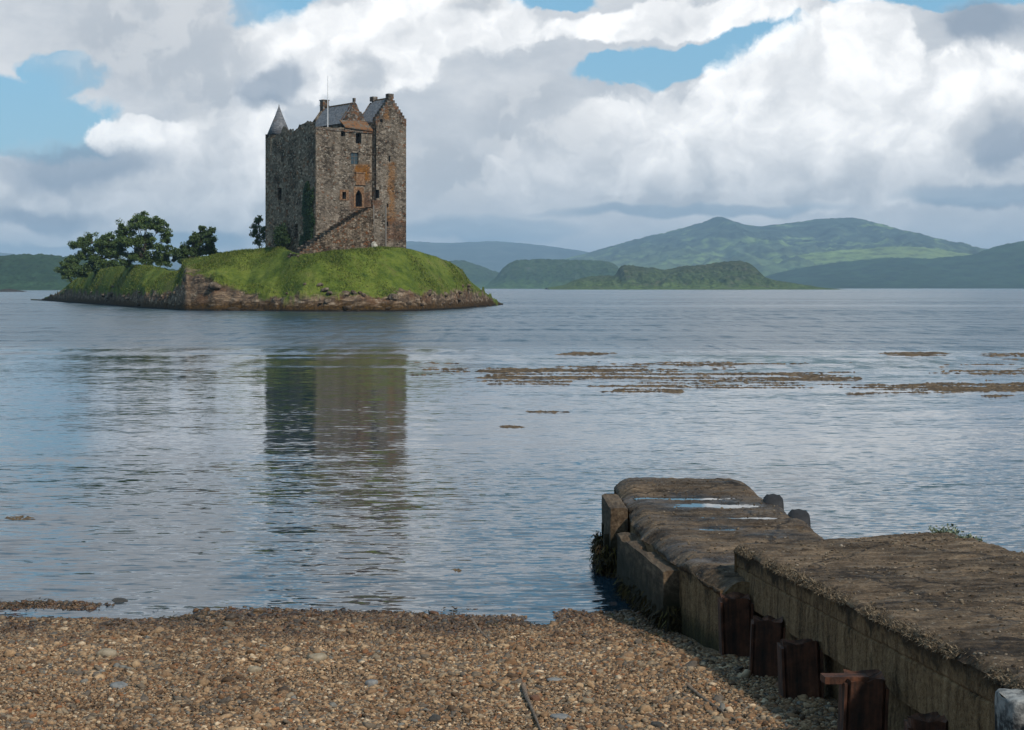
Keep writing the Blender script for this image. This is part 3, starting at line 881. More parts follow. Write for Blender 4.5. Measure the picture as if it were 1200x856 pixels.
# crow-steps and thickness along the wing gable
b = MB()
for (p, q, nst) in (((ul, ze_l), (ua, z_apex), 8), ((ua, z_apex), (ur, ze_r), 8)):
    for k in range(nst):
        t0, t1 = k / nst, (k + 1) / nst
        x0, x1 = p[0] + (q[0] - p[0]) * t0, p[0] + (q[0] - p[0]) * t1
        zt = max(p[1] + (q[1] - p[1]) * t0, p[1] + (q[1] - p[1]) * t1)
        b.box(x0 + .004, x1 - .004, -WING_OUT - .05, -WING_OUT + .72, zt - 1.1, zt + 0.06)
b.build('crow_steps', M_GABLE, castle)
b = MB().box(ua - .45, ua + .45, -WING_OUT - .08, -WING_OUT + .7, z_apex - .2, z_apex + .55); b.build('chimney', M_GABLE, castle)
b = MB().box(ua - .4, ua + .4, DEP - WING_OUT - .6, DEP - WING_OUT + .3, z_apex - .2, z_apex + .5); b.build('chimney', M_GABLE, castle)

# ---- cap-house: second gable, roof running back to the chimney
GOUT = -1.3
g0, zg0 = front(401.5, 142, GOUT); g1, zg1 = front(429, 143, GOUT); ga, zga = front(416, 119.5, GOUT)
def cap_top(s):
    u = g0 + s
    return (zg0 + (zga - zg0) * (u - g0) / (ga - g0)) if u < ga else (zga + (zg1 - zga) * (u - ga) / (g1 - ga))
def step_top(s, n=11):
    u = (math.floor(s / (g1 - g0) * n) + 0.5) / n * (g1 - g0)
    return cap_top(max(0, min(g1 - g0, u))) + 0.1
wall_panel(g1 - g0, step_top, [], lambda s, z, d: (g0 + s, 1.3 + d, z), M_GABLE, 'cap_house_gable', castle, seed=12, z_bot=zwt - 1.2, step=0.25)
wall_panel(g1 - g0, step_top, [], lambda s, z, d: (g1 - s, 1.85 - d, z), M_GABLE, 'cap_house_gable', castle, seed=13, z_bot=zwt - 1.2, step=0.25)
CD = 9.6
gable_roof('cap_house_roof', g0 - .1, g1 + .1, ga, zg0 - .45, zg1 - .45, zga - .35, 1.6, CD, M_SLATE)
MB().box(ga - .15, ga + .15, 1.35, 1.75, zga, zga + .55).build('finial', M_GABLE, castle)
b = MB().box(g0, g0 + .5, 1.6, CD, zwt - 1.2, zg0 - .3).box(g1 - .5, g1, 1.6, CD, zwt - 1.2, zg1 - .3); b.build('cap_house_wall', M_SIDE, castle)
# far gable and its chimney
b = MB(); b.prism([(g0 - .2, zwt - 1.2), (g1 + .2, zwt - 1.2), (g1 + .2, zg1 - .2), (ga, zga), (g0 - .2, zg0 - .2)], lambda q: (q[0], CD, q[1]), lambda q: (q[0], CD + .8, q[1])); b.build('cap_house_gable', M_SIDE, castle)
wc_ = CD + 0.3
b = MB().box(ga - .5, ga + .5, wc_ - .45, wc_ + .45, zga - 1.2, zga + 0.85).box(ga - .58, ga + .58, wc_ - .53, wc_ + .53, zga + 0.852, zga + 1.0).box(ga - .55, ga + .55, wc_ - .5, wc_ + .5, zga + 0.1, zga + 0.2)
b.build('chimney', M_GABLE, castle)
# lean-to slates between the cap-house gable and the wing, over the wall head
l0, zl0 = front(403, 150); l1, zl1 = front(438, 155)
b = MB().hexa([(l0, -.25, zl0 + .05), (l1 - .1, -.25, zl1 + .05), (l1 - .1, 1.25, zg1 - .2), (l0, 1.25, zg0 - .05),
               (l0, -.25, zl0 + .22), (l1 - .1, -.25, zl1 + .22), (l1 - .1, 1.25, zg1 - .02), (l0, 1.25, zg0 + .12)])
b.build('lean_to_roof', M_RUSTROOF, castle)
# wall-head string course
b = MB(); c0, zc = front(371, 146)
b.box(0.05, l0 - .02, -0.10, 0.3, zwt - .35, zwt - .12); b.box(l0, UW - .05, -0.16, .3, zwt - .42, zwt - .2)
b.build('string_course', M_GABLE, castle)

# ---- corner turret with its cone
tw = side(325.5, 155)[0]; tz = side(325, 157)[1]
tc = (1.45, LW - 1.5)
tu = mesh_obj('turret', *(lambda n, rows: (np.array([(tc[0] + r * math.cos(a), tc[1] + r * math.sin(a), z) for r, z in rows for a in np.linspace(0, 6.283, n, endpoint=False)]), grid_faces(len(rows), n, True)))(28, [(1.5, tz - 4.0), (1.55, tz - 1.0), (1.6, tz - .2), (1.6, tz + .05), (1.2, tz + .06)]), M_SIDE, castle)
ta = CAMZ + (HOR - 124.5) / F * (CY + (LW - 1.5) * WY) - CZ
mesh_obj('turret_roof', *(lambda n, rows: (np.array([(tc[0] + r * math.cos(a), tc[1] + r * math.sin(a), z) for r, z in rows for a in np.linspace(0, 6.283, n, endpoint=False)]), grid_faces(len(rows), n, True)))(28, [(1.2, tz), (1.78, tz + .02), (1.2, tz + (ta - tz) * .34), (.55, tz + (ta - tz) * .70), (.10, ta - .05), (.02, ta + .35)]), M_SLATE, tu)
# ---- flagpole
fp = ((375.5 - 600) / F)
b = MB(); fw = 6.6
fu = None
# pole stands on the cap-house's left wall head
pz = CAMZ + (HOR - 88) / F * 251.5 - CZ
b.tube([(g0 - .5, 4.6, zg0 - 1.0), (g0 - .5, 4.6, zg0 + 3), (g0 - .5, 4.6, pz)], [.075, .06, .035], 8)
b.build('flagpole', material('white_painted_pole', lambda g: dict(color=(0.55, 0.55, 0.56), rough=0.5)), castle)

# ---- outside stair and landing
SOUT = 3.0
pu0, pz0 = front(349, 299, SOUT); pu1, pz1 = front(424, 240, SOUT * 0.5)
pu1 = front(424, 240, 0.0)[0]
b = MB()
def stairtop(u):
    t = (u - pu0) / (pu1 - pu0)
    return pz0 - 0.1 + (F_HOLES['door'][2] - 0.05 - pz0) * max(0, min(1, t)) ** 0.92
nu, nz, nw = 60, 26, 8
rows = []
us = np.linspace(pu0, pu1, nu)
def sec(u):
    top = stairtop(u); bot = -3.2
    pts = [(-SOUT - 0.5, bot)] + [(-SOUT - 0.45 * (1 - t), bot + (top - bot) * t) for t in np.linspace(0.04, 1, nz)]
    pts += [(-SOUT + t * (SOUT - 0.05), top - 0.28 * math.sin(t * 3.14) ) for t in np.linspace(0.1, 1, nw)]
    return pts
grid = np.array([[(u, q[0], q[1]) for q in sec(u)] for u in us])
nn = fbm(grid[..., 0] * 1.7, grid[..., 2] * 2.2, grid[..., 1] * 1.7, 21, 5, 0.65)
grid[..., 1] += nn * 0.42; grid[..., 2] += fbm(grid[..., 0] * 2.3, grid[..., 2] * 2, 0, 22, 4) * 0.26
st = mesh_obj('stair', grid.reshape(-1, 3), grid_faces(nu, grid.shape[1]).copy(), M_STAIR, castle)
# individual steps
b = MB(); ns = 22
for k in range(ns):
    u = pu0 + (pu1 - pu0) * (k + .3) / ns
    b.box(u, u + (pu1 - pu0) / ns * 1.15, -SOUT + 0.75, -0.06, stairtop(u) - .6, stairtop(u) + .12)
b.build('stair_steps', M_STAIR, st)
# landing block with parapet
q0, zq = front(424.3, 232, SOUT - 0.2); q1, _ = front(440.5, 232, SOUT - 0.2)
q0 = pu1 + 0.003; q1 = q0 + 2.35
n = 14
def landing(u0, u1, y0, y1, zb, zt, seed):
    us = np.linspace(u0, u1, 10); zs = np.linspace(zb, zt, 26); ys = np.linspace(y0, y1, 10)
    per = [(u, y0) for u in us] + [(u1, y) for y in ys[1:]] + [(u, y1) for u in us[::-1][1:]] + [(u0, y) for y in ys[::-1][1:-1]]
    gr = np.array([[(p[0], p[1], z) for p in per] for z in zs])
    k = fbm(gr[..., 0] * 1.5, gr[..., 1] * 1.5, gr[..., 2] * 1.5, seed, 3) * 0.07
    gr[..., 0] += k; gr[..., 1] += k
    Fc = [tuple(f) for f in grid_faces(len(zs), len(per), True)] + [tuple(range((len(zs) - 1) * len(per), len(zs) * len(per)))]
    return gr.reshape(-1, 3), Fc
zland = F_HOLES['door'][2] - .1
V_, F_ = landing(q0, q1, -SOUT + .1, -WING_OUT - .06, -3.2, zland, 5)
ld = mesh_obj('landing', V_, F_, M_FRONT, castle)
b = MB().box(q0, q1, -SOUT + .1, -SOUT + .5, zland - .1, zland + 1.0).box(q1 - .4, q1 - .003, -SOUT + .503, -WING_OUT - .05, zland - .1, zland + .95)
b.build('parapet', M_FRONT, ld)
b = MB().box(q0 + .03, q0 + .22, -SOUT - .02, -SOUT + .09, -2, zland + .2).box(q1 - .25, q1 - .06, -SOUT - .02, -SOUT + .09, -2.4, zland + .2)
b.build('corner_stone', material('pale_dressed_stone', lambda g: dict(color=(0.15, 0.135, 0.12), rough=0.95)), ld)

# ================================================================== TREES AND GROWTH ON THE ISLET
def mat_leaf(name, dark, mid, light):
    def fn(g):
        r = g.attr('rnd')
        n, _ = g.noise(g.pos(), 0.6, 3, 0.5)
        return dict(color=g.ramp(r * 0.6 + n * 0.4, [(0.2, dark), (0.5, mid), (0.8, light)]), rough=0.6, spec=0.3)
    return material(name, fn)
M_LEAF = mat_leaf('broadleaf_foliage', (0.024, 0.046, 0.012), (0.046, 0.078, 0.018), (0.085, 0.12, 0.030))
M_LEAFD = mat_leaf('dark_foliage', (0.018, 0.036, 0.010), (0.034, 0.060, 0.015), (0.062, 0.092, 0.024))
M_IVY = mat_leaf('ivy_leaves', (0.012, 0.026, 0.009), (0.022, 0.044, 0.014), (0.04, 0.068, 0.02))
M_BARK = material('grey_brown_bark', lambda g: (lambda n: dict(color=g.ramp(n, [(0.3, (0.035, 0.03, 0.024)), (0.7, (0.09, 0.08, 0.065))])))(g.noise(g.vm('MULTIPLY', g.objco(), (4, 4, 1)), 2, 4)[0]))

def leaf_mesh(name, P, size, mat, parent, seed, flat=None):
    rng = np.random.default_rng(seed)
    n = len(P)
    a = rng.normal(0, 1, (n, 3)); a /= np.linalg.norm(a, axis=1)[:, None]
    if flat is not None:
        a = a * 0.6 + flat; a /= np.linalg.norm(a, axis=1)[:, None]
    r = rng.normal(0, 1, (n, 3))
    u = np.cross(a, r); u /= np.linalg.norm(u, axis=1)[:, None]
    v = np.cross(a, u)
    s = size * rng.uniform(0.6, 1.4, (n, 1))
    V = np.stack([P - u * s, P - v * s * .55, P + u * s, P + v * s * .55], 1).reshape(-1, 3)
    return mesh_obj(name, V, np.arange(4 * n).reshape(-1, 4), mat, parent, attrs={'rnd': np.repeat(rng.uniform(0, 1, n), 4)})

def tree(name, base, height, lobes, label, seed, leaf=0.2, dens=260, mat=None, group=None, trunk_r=0.22, cat='tree'):
    """lobes: (dx, dy, z fraction, radius) clumps of foliage carried by limbs."""
    rng = np.random.default_rng(seed)
    t = empty(name, base, label=label, cat=cat, group=group)
    b = MB()
    top = max(l[2] for l in lobes) * height * 0.8
    pts = [(0, 0, -0.6)] + [(0.12 * math.sin(k + seed) * k * .4, 0.1 * math.cos(k * 1.7 + seed) * k * .4, top * k / 5) for k in range(1, 6)]
    b.tube(pts, [trunk_r * (1 - 0.14 * k) for k in range(6)], 7)
    P = []
    lobes = list(lobes)
    for q in range(len(lobes)):                    # smaller clumps between the main ones fill the crown out
        l0, l1 = lobes[q], lobes[rng.integers(0, len(lobes))]
        if abs(l0[0] - l1[0]) + abs(l0[2] - l1[2]) * height < 4.2:
            f = rng.uniform(.3, .7)
            lobes.append((l0[0] * f + l1[0] * (1 - f), rng.normal(0, .7), l0[2] * f + l1[2] * (1 - f) + rng.normal(0, .02), (l0[3] + l1[3]) * .36))
    for (dx, dy, zf, r) in lobes:
        c = np.array([dx, dy, zf * height])
        s0 = np.array(pts[max(1, min(4, int(zf * 3.4)))])
        mid = (s0 + c) / 2 + rng.normal(0, .2, 3)
        b.tube([s0, mid, c], [trunk_r * .5, trunk_r * .3, trunk_r * .1], 5)
        for k in range(15):                 # small clumps, leaving gaps between them
            d = rng.normal(0, 1, 3); d /= np.linalg.norm(d)
            cc = c + d * r * rng.uniform(0.30, 1.35) * np.array([1, 1, 0.85])
            b.tube([c * .4 + mid * .6, (c + cc) / 2 + rng.normal(0, .08, 3), cc], [trunk_r * .2, trunk_r * .1, .015], 4)
            m = int(2.8 * dens * r * r / 10 * rng.uniform(.4, 1.5)) + 8
            q = rng.normal(0, 1, (m, 3)); q /= np.linalg.norm(q, axis=1)[:, None]
            q *= (rng.uniform(0, 1, (m, 1)) ** 0.45) * r * rng.uniform(.30, .66)
            q[:, 2] *= 0.72
            P.append(cc + q)
    b.build('trunk', M_BARK, t)
    leaf_mesh('crown', np.concatenate(P), leaf * .62, mat or M_LEAF, t, seed)
    return t

def ground_at(px, D):
    return float(islet_z(np.array([px]), np.array([D]), False)[0][0])
def lobes_px(px0, D, zb, rows):
    """lobes given as (photo x, photo y, photo radius, depth offset)"""
    k = D / F
    out = []
    zt = max(CAMZ + (HOR - r[1]) * k for r in rows) - zb
    for (x, y, r, dy) in rows:
        out.append(((x - px0) * k, dy, (CAMZ + (HOR - y) * k - zb) / zt, r * k))
    return zt, out
def islet_tree(name, px0, D, rows, label, seed, **kw):
    zb = max(ground_at(px0, D), 0.6)
    zt, lb = lobes_px(px0, D, zb, rows)
    tree(name, ((px0 - 600) / F * D, D, zb), zt, lb, label, seed, **kw)

islet_tree('broadleaf_tree', 170, 296, [(146, 268, 10, 0), (160, 258, 9, 1), (175, 262, 10, -1), (188, 266, 9, 0), (194, 279, 8, 1), (150, 284, 11, -1), (170, 282, 12, 0), (186, 293, 10, 0), (160, 298, 11, 1), (140, 276, 7, 1), (198, 296, 7, 0), (150, 306, 9, 0), (176, 306, 9, 0), (192, 306, 8, 1), (140, 296, 8, 0)],
           'tallest broadleaf tree with airy crown behind the low left mound of the islet', 3, leaf=0.26, dens=210)
islet_tree('broadleaf_tree', 118, 340, [(92, 285, 9, 0), (103, 280, 8, 1), (118, 284, 9, 0), (130, 280, 9, -1), (110, 298, 11, 0), (128, 298, 11, 0), (138, 292, 8, 1), (96, 298, 8, 1), (118, 310, 9, -1), (104, 314, 9, 0), (134, 310, 9, 0), (92, 318, 7, 0), (122, 292, 8, 0)],
           'round topped broadleaf tree left of the tallest tree on the islet', 5, leaf=0.27, dens=210)
islet_tree('bushy_tree', 84, 380, [(76, 314, 8, 0), (86, 308, 8, 1), (92, 316, 8, 0), (80, 322, 7, -1), (97, 324, 7, 0)],
           'low bushy tree at the far left edge of the islet above the rocks', 7, leaf=0.27, dens=260, trunk_r=.14)
islet_tree('dark_tree', 226, 276, [(218, 292, 9, 0), (230, 284, 8, 1), (240, 276, 7, 0), (232, 296, 10, 0), (246, 283, 7, -1), (206, 301, 8, 1), (248, 296, 8, 0), (216, 304, 9, -1), (253, 300, 6, 0), (237, 268, 4, 0), (248, 271, 4, 0), (228, 274, 3.5, 0)],
           'dense dark tree with a spiky top between the tall tree and the castle', 9, leaf=0.23, dens=300, mat=M_LEAFD)
islet_tree('slender_tree', 304, 272, [(303, 257, 4, 0), (299, 265, 5, 0), (307, 268, 5.5, 1), (298, 275, 5, 0), (309, 279, 5.5, 0), (302, 284, 5, 0)],
           'small slender tree peeping out beside the left edge of the castle', 11, leaf=0.2, dens=120, trunk_r=.1)
# bush at the castle foot
t = empty('bush', (0, 0, 0), label='dense rounded dark bush growing against the foot of the castle side wall', cat='bush')
w0, z0b = side(331, 288)
def castle_pt(u, w, z):
    return np.array([CX + u * UX + w * WX, CY + u * UY + w * WY, CZ + z])
rng = np.random.default_rng(8)
wm = side(331, 275, 1.2)[0]
c0 = castle_pt(-1.3, wm, 0)
t.location = (c0[0], c0[1], ground_at(331, c0[1]) - .1)
zg = t.location.z - CZ
P = []
for k in range(60):
    d = rng.normal(0, 1, 3); d /= np.linalg.norm(d)
    cc = np.array([0, 0, 1.7]) + d * np.array([1.1, 1.4, 1.75]) * rng.uniform(.4, .95)
    q = rng.normal(0, .22, (70, 3)); P.append(cc + q)
P = np.concatenate(P); P = P[P[:, 2] > -.1]
leaf_mesh('foliage', P, 0.13, M_IVY, t, 4)
b = MB()
for k in range(6):
    b.tube([(0, 0, -.3), (.3 * math.cos(k), .3 * math.sin(k), .8), (.8 * math.cos(k), .9 * math.sin(k), 1.9)], [.08, .05, .02], 5)
b.build('stem', M_BARK, t)
# ivy climbing the corner of the side wall
t = empty('ivy', (CX, CY, CZ), RA, label='curtain of dark ivy climbing the castle side wall beside the front corner', cat='ivy')
n = 9000
wv = rng.uniform(0, 1, n); zv = rng.uniform(0, 1, n)
zl = side(360, 288)[1] - 0.3; zh = side(361, 213)[1]
zz = zl + (zh - zl) * zv
half = np.interp(zv, [0, .25, .6, .85, 1], [2.6, 2.3, 1.9, 1.6, .8])
cen = np.interp(zv, [0, .3, 1], [2.0, 2.0, 1.7]) + 0.3 * fbm(zz * .5, 0 * zz, 0, 3, 3)
ww = cen + (wv * 2 - 1) * half
keep = (fbm(ww * .9, zz * .6, 0, 41, 4) > -0.32 + 0.35 * np.abs(wv * 2 - 1) ** 2) & (ww > 0.05)
P = np.stack([-rng.uniform(0.02, 0.38, n) * (1 - np.abs(wv * 2 - 1) ** 2 * .7), ww, zz], 1)[keep]
leaf_mesh('foliage', P, 0.13, M_IVY, t, 6, flat=np.array([-0.8, 0, 0.3]))
b = MB()
for k in range(4):
    b.tube([(-.06, 1.2 + k * .5, zl), (-.07, 1.4 + k * .4, zl + 3), (-.06, 1.2 + k * .35, zl + 6.5)], [.06, .05, .03], 5)
b.build('stem', M_BARK, t)
# white patch of stone lying at the foot of the landing
def rock_mesh(r, seed, sub=2, amp=0.28):
    """An irregular stone: displaced icosphere points (V, F)."""
    import bmesh
    bm = bmesh.new()
    bmesh.ops.create_icosphere(bm, subdivisions=sub, radius=1.0)
    V = np.array([v.co[:] for v in bm.verts]); Fc = np.array([[v.index for v in f.verts] for f in bm.faces])
    bm.free()
    d = fbm(V[:, 0] * 1.1 + seed, V[:, 1] * 1.1, V[:, 2] * 1.1, seed, 3)
    V = V * (1 + amp * d[:, None])
    V = np.sign(V) * np.abs(V) ** 0.85
    return V * np.array(r), Fc
V_, F_ = rock_mesh((0.5, 0.4, 0.75), 3)
lb = front(437.5, 285, 3.3)
o = mesh_obj('pale_stone', V_, F_, material('pale_lichen_stone', lambda g: (lambda n: dict(color=g.ramp(n, [(.35, (.14, .12, .09)), (.6, (.40, .38, .33))]), rough=.95))(g.noise(g.objco(), 3, 4)[0])), label='pale upright boulder at the foot of the castle landing', cat='stone')
cp = castle_pt(lb[0], -3.5, 0); o.location = (cp[0], cp[1], ground_at(438, cp[1]) + .35)

# ================================================================== BEACH
def shore_extra(x, D):
    lm = 1 - sstep(x, -4.0, -2.7)
    z = 0.036 * np.exp(-((D - 17.55) / .22) ** 2) * lm * (0.75 + 0.5 * fbm(x * 1.3, 0 * x, 0, 3, 3))
    z = z - 0.045 * np.exp(-((D - 16.95) / .20) ** 2) * (1 - sstep(x, -3.6, -2.9))
    z = z - 0.040 * np.exp(-((D - 16.6) / .3) ** 2) * np.exp(-((x - 0.26) / .16) ** 2)      # little inlet
    z = z + 0.03 * sstep(x, 1.0, 1.5) * np.exp(-((D - 16.6) / .6) ** 2)
    return z
def beach_z(x, D):
    x = np.asarray(x, float); D = np.asarray(D, float)
    q = 17.0 - D
    z = q * 0.055 + 0.65 * np.where(q > 0, (q / 17) ** 2, 0)
    z = z + 0.020 * fbm(x * 0.8, D * 0.9, 0, 61, 4) + 0.012 * fbm(x * 3, D * 3, 0, 64, 3)
    return z + shore_extra(x, D)
def beach_px(px, py):
    D = 12.0
    for _ in range(60):
        x = (px - 600) / F * D
        z = float(beach_z(np.array([x]), np.array([D]))[0])
        D = D * 0.5 + 0.5 * (CAMZ - z) * F / (py - HOR)
    return (px - 600) / F * D, D, float(beach_z(np.array([(px - 600) / F * D]), np.array([D]))[0])

PEB = [(0.00, (0.055, 0.040, 0.030)), (0.12, (0.110, 0.072, 0.046)), (0.24, (0.155, 0.112, 0.078)), (0.36, (0.075, 0.070, 0.068)), (0.44, (0.20, 0.150, 0.105)),
       (0.56, (0.130, 0.090, 0.060)), (0.66, (0.165, 0.145, 0.120)), (0.75, (0.095, 0.085, 0.075)), (0.82, (0.25, 0.195, 0.140)), (0.90, (0.145, 0.078, 0.045)), (0.95, (0.33, 0.29, 0.24)), (0.985, (0.11, 0.12, 0.13))]
def _peb(g):
    r = g.attr('rnd'); wet = g.attr('wet')
    n, _ = g.noise(g.pos(), 60, 3, 0.6)
    big, _ = g.noise(g.pos(), 0.9, 4, 0.6)
    c = g.ramp(r, PEB, 'CONSTANT')
    c = g.mix(1.0, c, g.ramp(n * 0.6 + big * 0.4, [(0.3, (0.56, 0.48, 0.40)), (0.68, (1.80, 1.52, 1.20))]), 'MULTIPLY')
    c = g.mix(wet, c, g.mix(1.0, c, (0.40, 0.36, 0.33), 'MULTIPLY'))
    return dict(color=c, rough=0.85 - wet * 0.5, spec=0.25)
M_PEB = material('beach_pebbles', _peb)
def _beach(g):
    p = g.pos()
    d, c = g.voro(p, 34.0); d2, c2 = g.voro(p, 85.0)
    cr, cg, cb = g.sep(c2)
    x, y, z = g.sep(p)
    col = g.ramp(cr, [(a, (q[0] * 1.15, q[1] * .98, q[2] * .78)) for a, q in PEB], 'CONSTANT')
    col = g.mix(g.step(z, 0.05, -0.01), col, g.mix(1.0, col, (0.35, 0.32, 0.30), 'MULTIPLY'))
    return dict(color=col, rough=0.9, normal=g.bump(d2 * -0.5 + d * -0.5, 1.0, 0.02))
M_BEACH = material('shingle_ground', _beach)
def build_beach():
    xs = np.concatenate([np.arange(-40, -9, 1.0), np.arange(-9, 6, 0.06), np.arange(6, 24, 1.0)])
    ds = np.concatenate([np.arange(-12, 8, 0.5), np.arange(8, 15, 0.08), np.arange(15, 18.6, 0.035), np.arange(18.6, 24, 0.4)])
    Xg, Dg = np.meshgrid(xs, ds)
    Z = beach_z(Xg, Dg) - 0.006
    V = np.stack([Xg, Dg, Z], -1).reshape(-1, 3)
    mesh_obj('beach', V, grid_faces(len(ds), len(xs)).copy(), M_BEACH, smooth=True, kind='structure')
build_beach()

def ico(sub):
    import bmesh
    bm = bmesh.new(); bmesh.ops.create_icosphere(bm, subdivisions=sub, radius=1.0)
    V = np.array([v.co[:] for v in bm.verts]); Fc = np.array([[v.index for v in f.verts] for f in bm.faces]); bm.free()
    return V, Fc
def pier_left(D):
    """x of the pier's left foot at depth D."""
    D = np.asarray(D, float)
    return np.where(D > 14.4, 1.27 + np.clip(17.5 - D, 0, 9) * 0.115, 1.98 + 0.0835 * (14.4 - D))

def scatter_pebbles(name, n, drange, xrange, size, sub, seed, sink=0.25):
    rng = np.random.default_rng(seed)
    D = rng.uniform(*drange, n); x = rng.uniform(*xrange, n)
    ok = (x < pier_left(D) - 0.0) & (np.abs(x) < D * 0.31 + 5.0)
    D, x = D[ok], x[ok]
    z = beach_z(x, D)
    ok = z > -0.012 + 0.0 * D
    D, x, z = D[ok], x[ok], z[ok]
    n = len(D)
    s = size * np.exp(rng.normal(0, 0.40, n))
    # a winnowed band: coarser shingle in streaks
    s *= 1 + 0.35 * fbm(x * 0.7, D * 1.2, 0, 91, 3)
    V0, F0 = ico(sub)
    sc = np.stack([s * rng.uniform(.8, 1.4, n), s * rng.uniform(.7, 1.1, n), s * rng.uniform(.38, .75, n)], 1)
    a = rng.uniform(0, 6.283, n); tl = rng.normal(0, .35, n)
    ca, sa, ct, stt = np.cos(a), np.sin(a), np.cos(tl), np.sin(tl)
    jit = 1 + rng.normal(0, 0.18, (n, len(V0)))
    P = V0[None] * jit[..., None] * sc[:, None, :]
    Xp = P[..., 0] * ct[:, None] + P[..., 2] * stt[:, None]
    Zp = -P[..., 0] * stt[:, None] + P[..., 2] * ct[:, None]
    Yp = P[..., 1]
    Xr = Xp * ca[:, None] - Yp * sa[:, None] + x[:, None]
    Yr = Xp * sa[:, None] + Yp * ca[:, None] + D[:, None]
    Zr = Zp + (z + sc[:, 2] * (1 - 2 * sink) * rng.uniform(0.4, 1.3, n))[:, None]
    V = np.stack([Xr, Yr, Zr], -1).reshape(-1, 3)
    Fc = (F0[None] + (np.arange(n) * len(V0))[:, None, None]).reshape(-1, 3)
    wet = np.clip(1 - (z - 0.005) / 0.12 + 0.7 * fbm(x * 2, D * 2, 0, 15, 3), 0, 1)
    # hue drifts in patches so the beach is not even
    rn = np.clip((rng.uniform(0, 1, n)), 0, .999)
    k = len(V0)
    return mesh_obj(name, V, Fc, M_PEB, smooth=True, attrs={'rnd': np.repeat(rn, k), 'wet': np.repeat(wet, k)}, kind='stuff')
scatter_pebbles('pebbles', 330000, (10.2, 17.9), (-10.0, 2.6), 0.0096, 1, 2)
scatter_pebbles('shingle', 13000, (10.2, 17.6), (-10.0, 2.6), 0.0155, 2, 3)

# larger stones one can pick out
def _stone(name, cols, sc=14):
    return material(name, lambda g: (lambda n, m: dict(color=g.ramp(n * .7 + m * .3, list(zip((.3, .5, .7), cols))), rough=.8, spec=.25, normal=g.bump(n, .6, .01)))(g.noise(g.objco(), sc, 5, .6)[0], g.noise(g.objco(), sc * 5, 3, .6)[0]))
M_ST = {'tan': _stone('tan_stone', ((.13, .10, .065), (.22, .175, .12), (.30, .25, .19))), 'grey': _stone('grey_stone', ((.08, .08, .08), (.15, .145, .14), (.24, .23, .21))),
        'rust': _stone('rust_stone', ((.06, .03, .02), (.115, .055, .032), (.17, .09, .055))), 'dark': _stone('dark_stone', ((.02, .018, .016), (.045, .04, .035), (.08, .07, .06)))}
def stone(px, py, wpx, col, label, seed, flat=.5, name='stone', group=None, sink=.25):
    x, D, z = beach_px(px, py)
    r = wpx / F * D / 2
    V, Fc = rock_mesh((r, r * .75, r * flat), seed, 3)
    o = mesh_obj(name, V, Fc, M_ST[col], smooth=True, label=label, cat='stone', group=group)
    o.location = (x, D, z + r * flat * (1 - 2 * sink)); o.rotation_euler = (0, 0, seed)
    return o
stone(140, 708, 27, 'dark', 'brown oblong stone standing in the shallows at the left of the shore', 2, .32)
stone(372, 776 - 2, 24, 'tan', 'large tan stone low on the shingle left of the middle of the beach', 4, .45).name = 'stone'
stone(140, 806, 0.1 + 26, 'grey', 'flat grey stone near the left bottom of the shingle beach', 5, .3)
stone(125, 770, 24, 'tan', 'pale mossy tan stone on the left part of the shingle', 6, .5)
stone(140, 775, 14, 'rust', 'rusty red stone lying beside the pale mossy stone', 7, .5)
stone(627, 822, 16, 'rust', 'rounded brown stone at the end of the driftwood stick', 8, .6)
stone(657, 842, 26, 'grey', 'broad flat grey stone right of the driftwood stick', 9, .25)
stone(298, 788, 17, 'tan', 'whitish tan stone on the middle left of the shingle', 10, .55)
stone(915, 806, 15, 'rust', 'orange stone beside the third rusty pile', 11, .6)
stone(650, 798, 20, 'grey', 'flat pale grey slab of stone on the middle of the shingle', 12, .22)
stone(435, 803, 16, 'grey', 'blue grey stone on the lower middle of the beach', 13, .5)
stone(510, 845, 18, 'dark', 'dark stone at the bottom edge of the beach', 14, .5)
stone(770, 862 - 9, 18, 'dark', 'dark stone at the lower right of the shingle near the driftwood', 15, .5)

# driftwood
M_DRIFT = material('driftwood', lambda g: (lambda n: dict(color=g.ramp(n, [(.3, (.075, .05, .035)), (.55, (.15, .11, .08)), (.75, (.22, .17, .13))]), rough=.9, normal=g.bump(n, .6, .006)))(g.noise(g.vm('MULTIPLY', g.objco(), (20, 6, 20)), 3, 4)[0]))
def stick(pxs, rad, label, lift=.012):
    pts = []
    for (px, py) in pxs:
        x, D, z = beach_px(px, py); pts.append((x, D, z + rad * .5 + lift))
    c = Vector(pts[0])
    b = MB(); n = len(pts)
    b.tube([Vector(p) - c for p in pts], [rad * (0.75 + .35 * math.sin(1.5 + i)) for i in range(n)], 8)
    o = b.build('driftwood_stick', M_DRIFT, smooth=True, label=label, cat='driftwood'); o.location = c
stick([(613, 806), (616, 818), (624, 836), (632, 856), (640, 872)], .018, 'bent brown driftwood stick pointing down the middle of the beach')
stick([(806, 806), (822, 820), (848, 838), (866, 850)], .012, 'straight thin driftwood stick in front of the rusty piles')
stick([(553, 727), (561, 740), (570, 748), (583, 760)], .015, 'pale worn driftwood stick half buried near the waterline', .0)

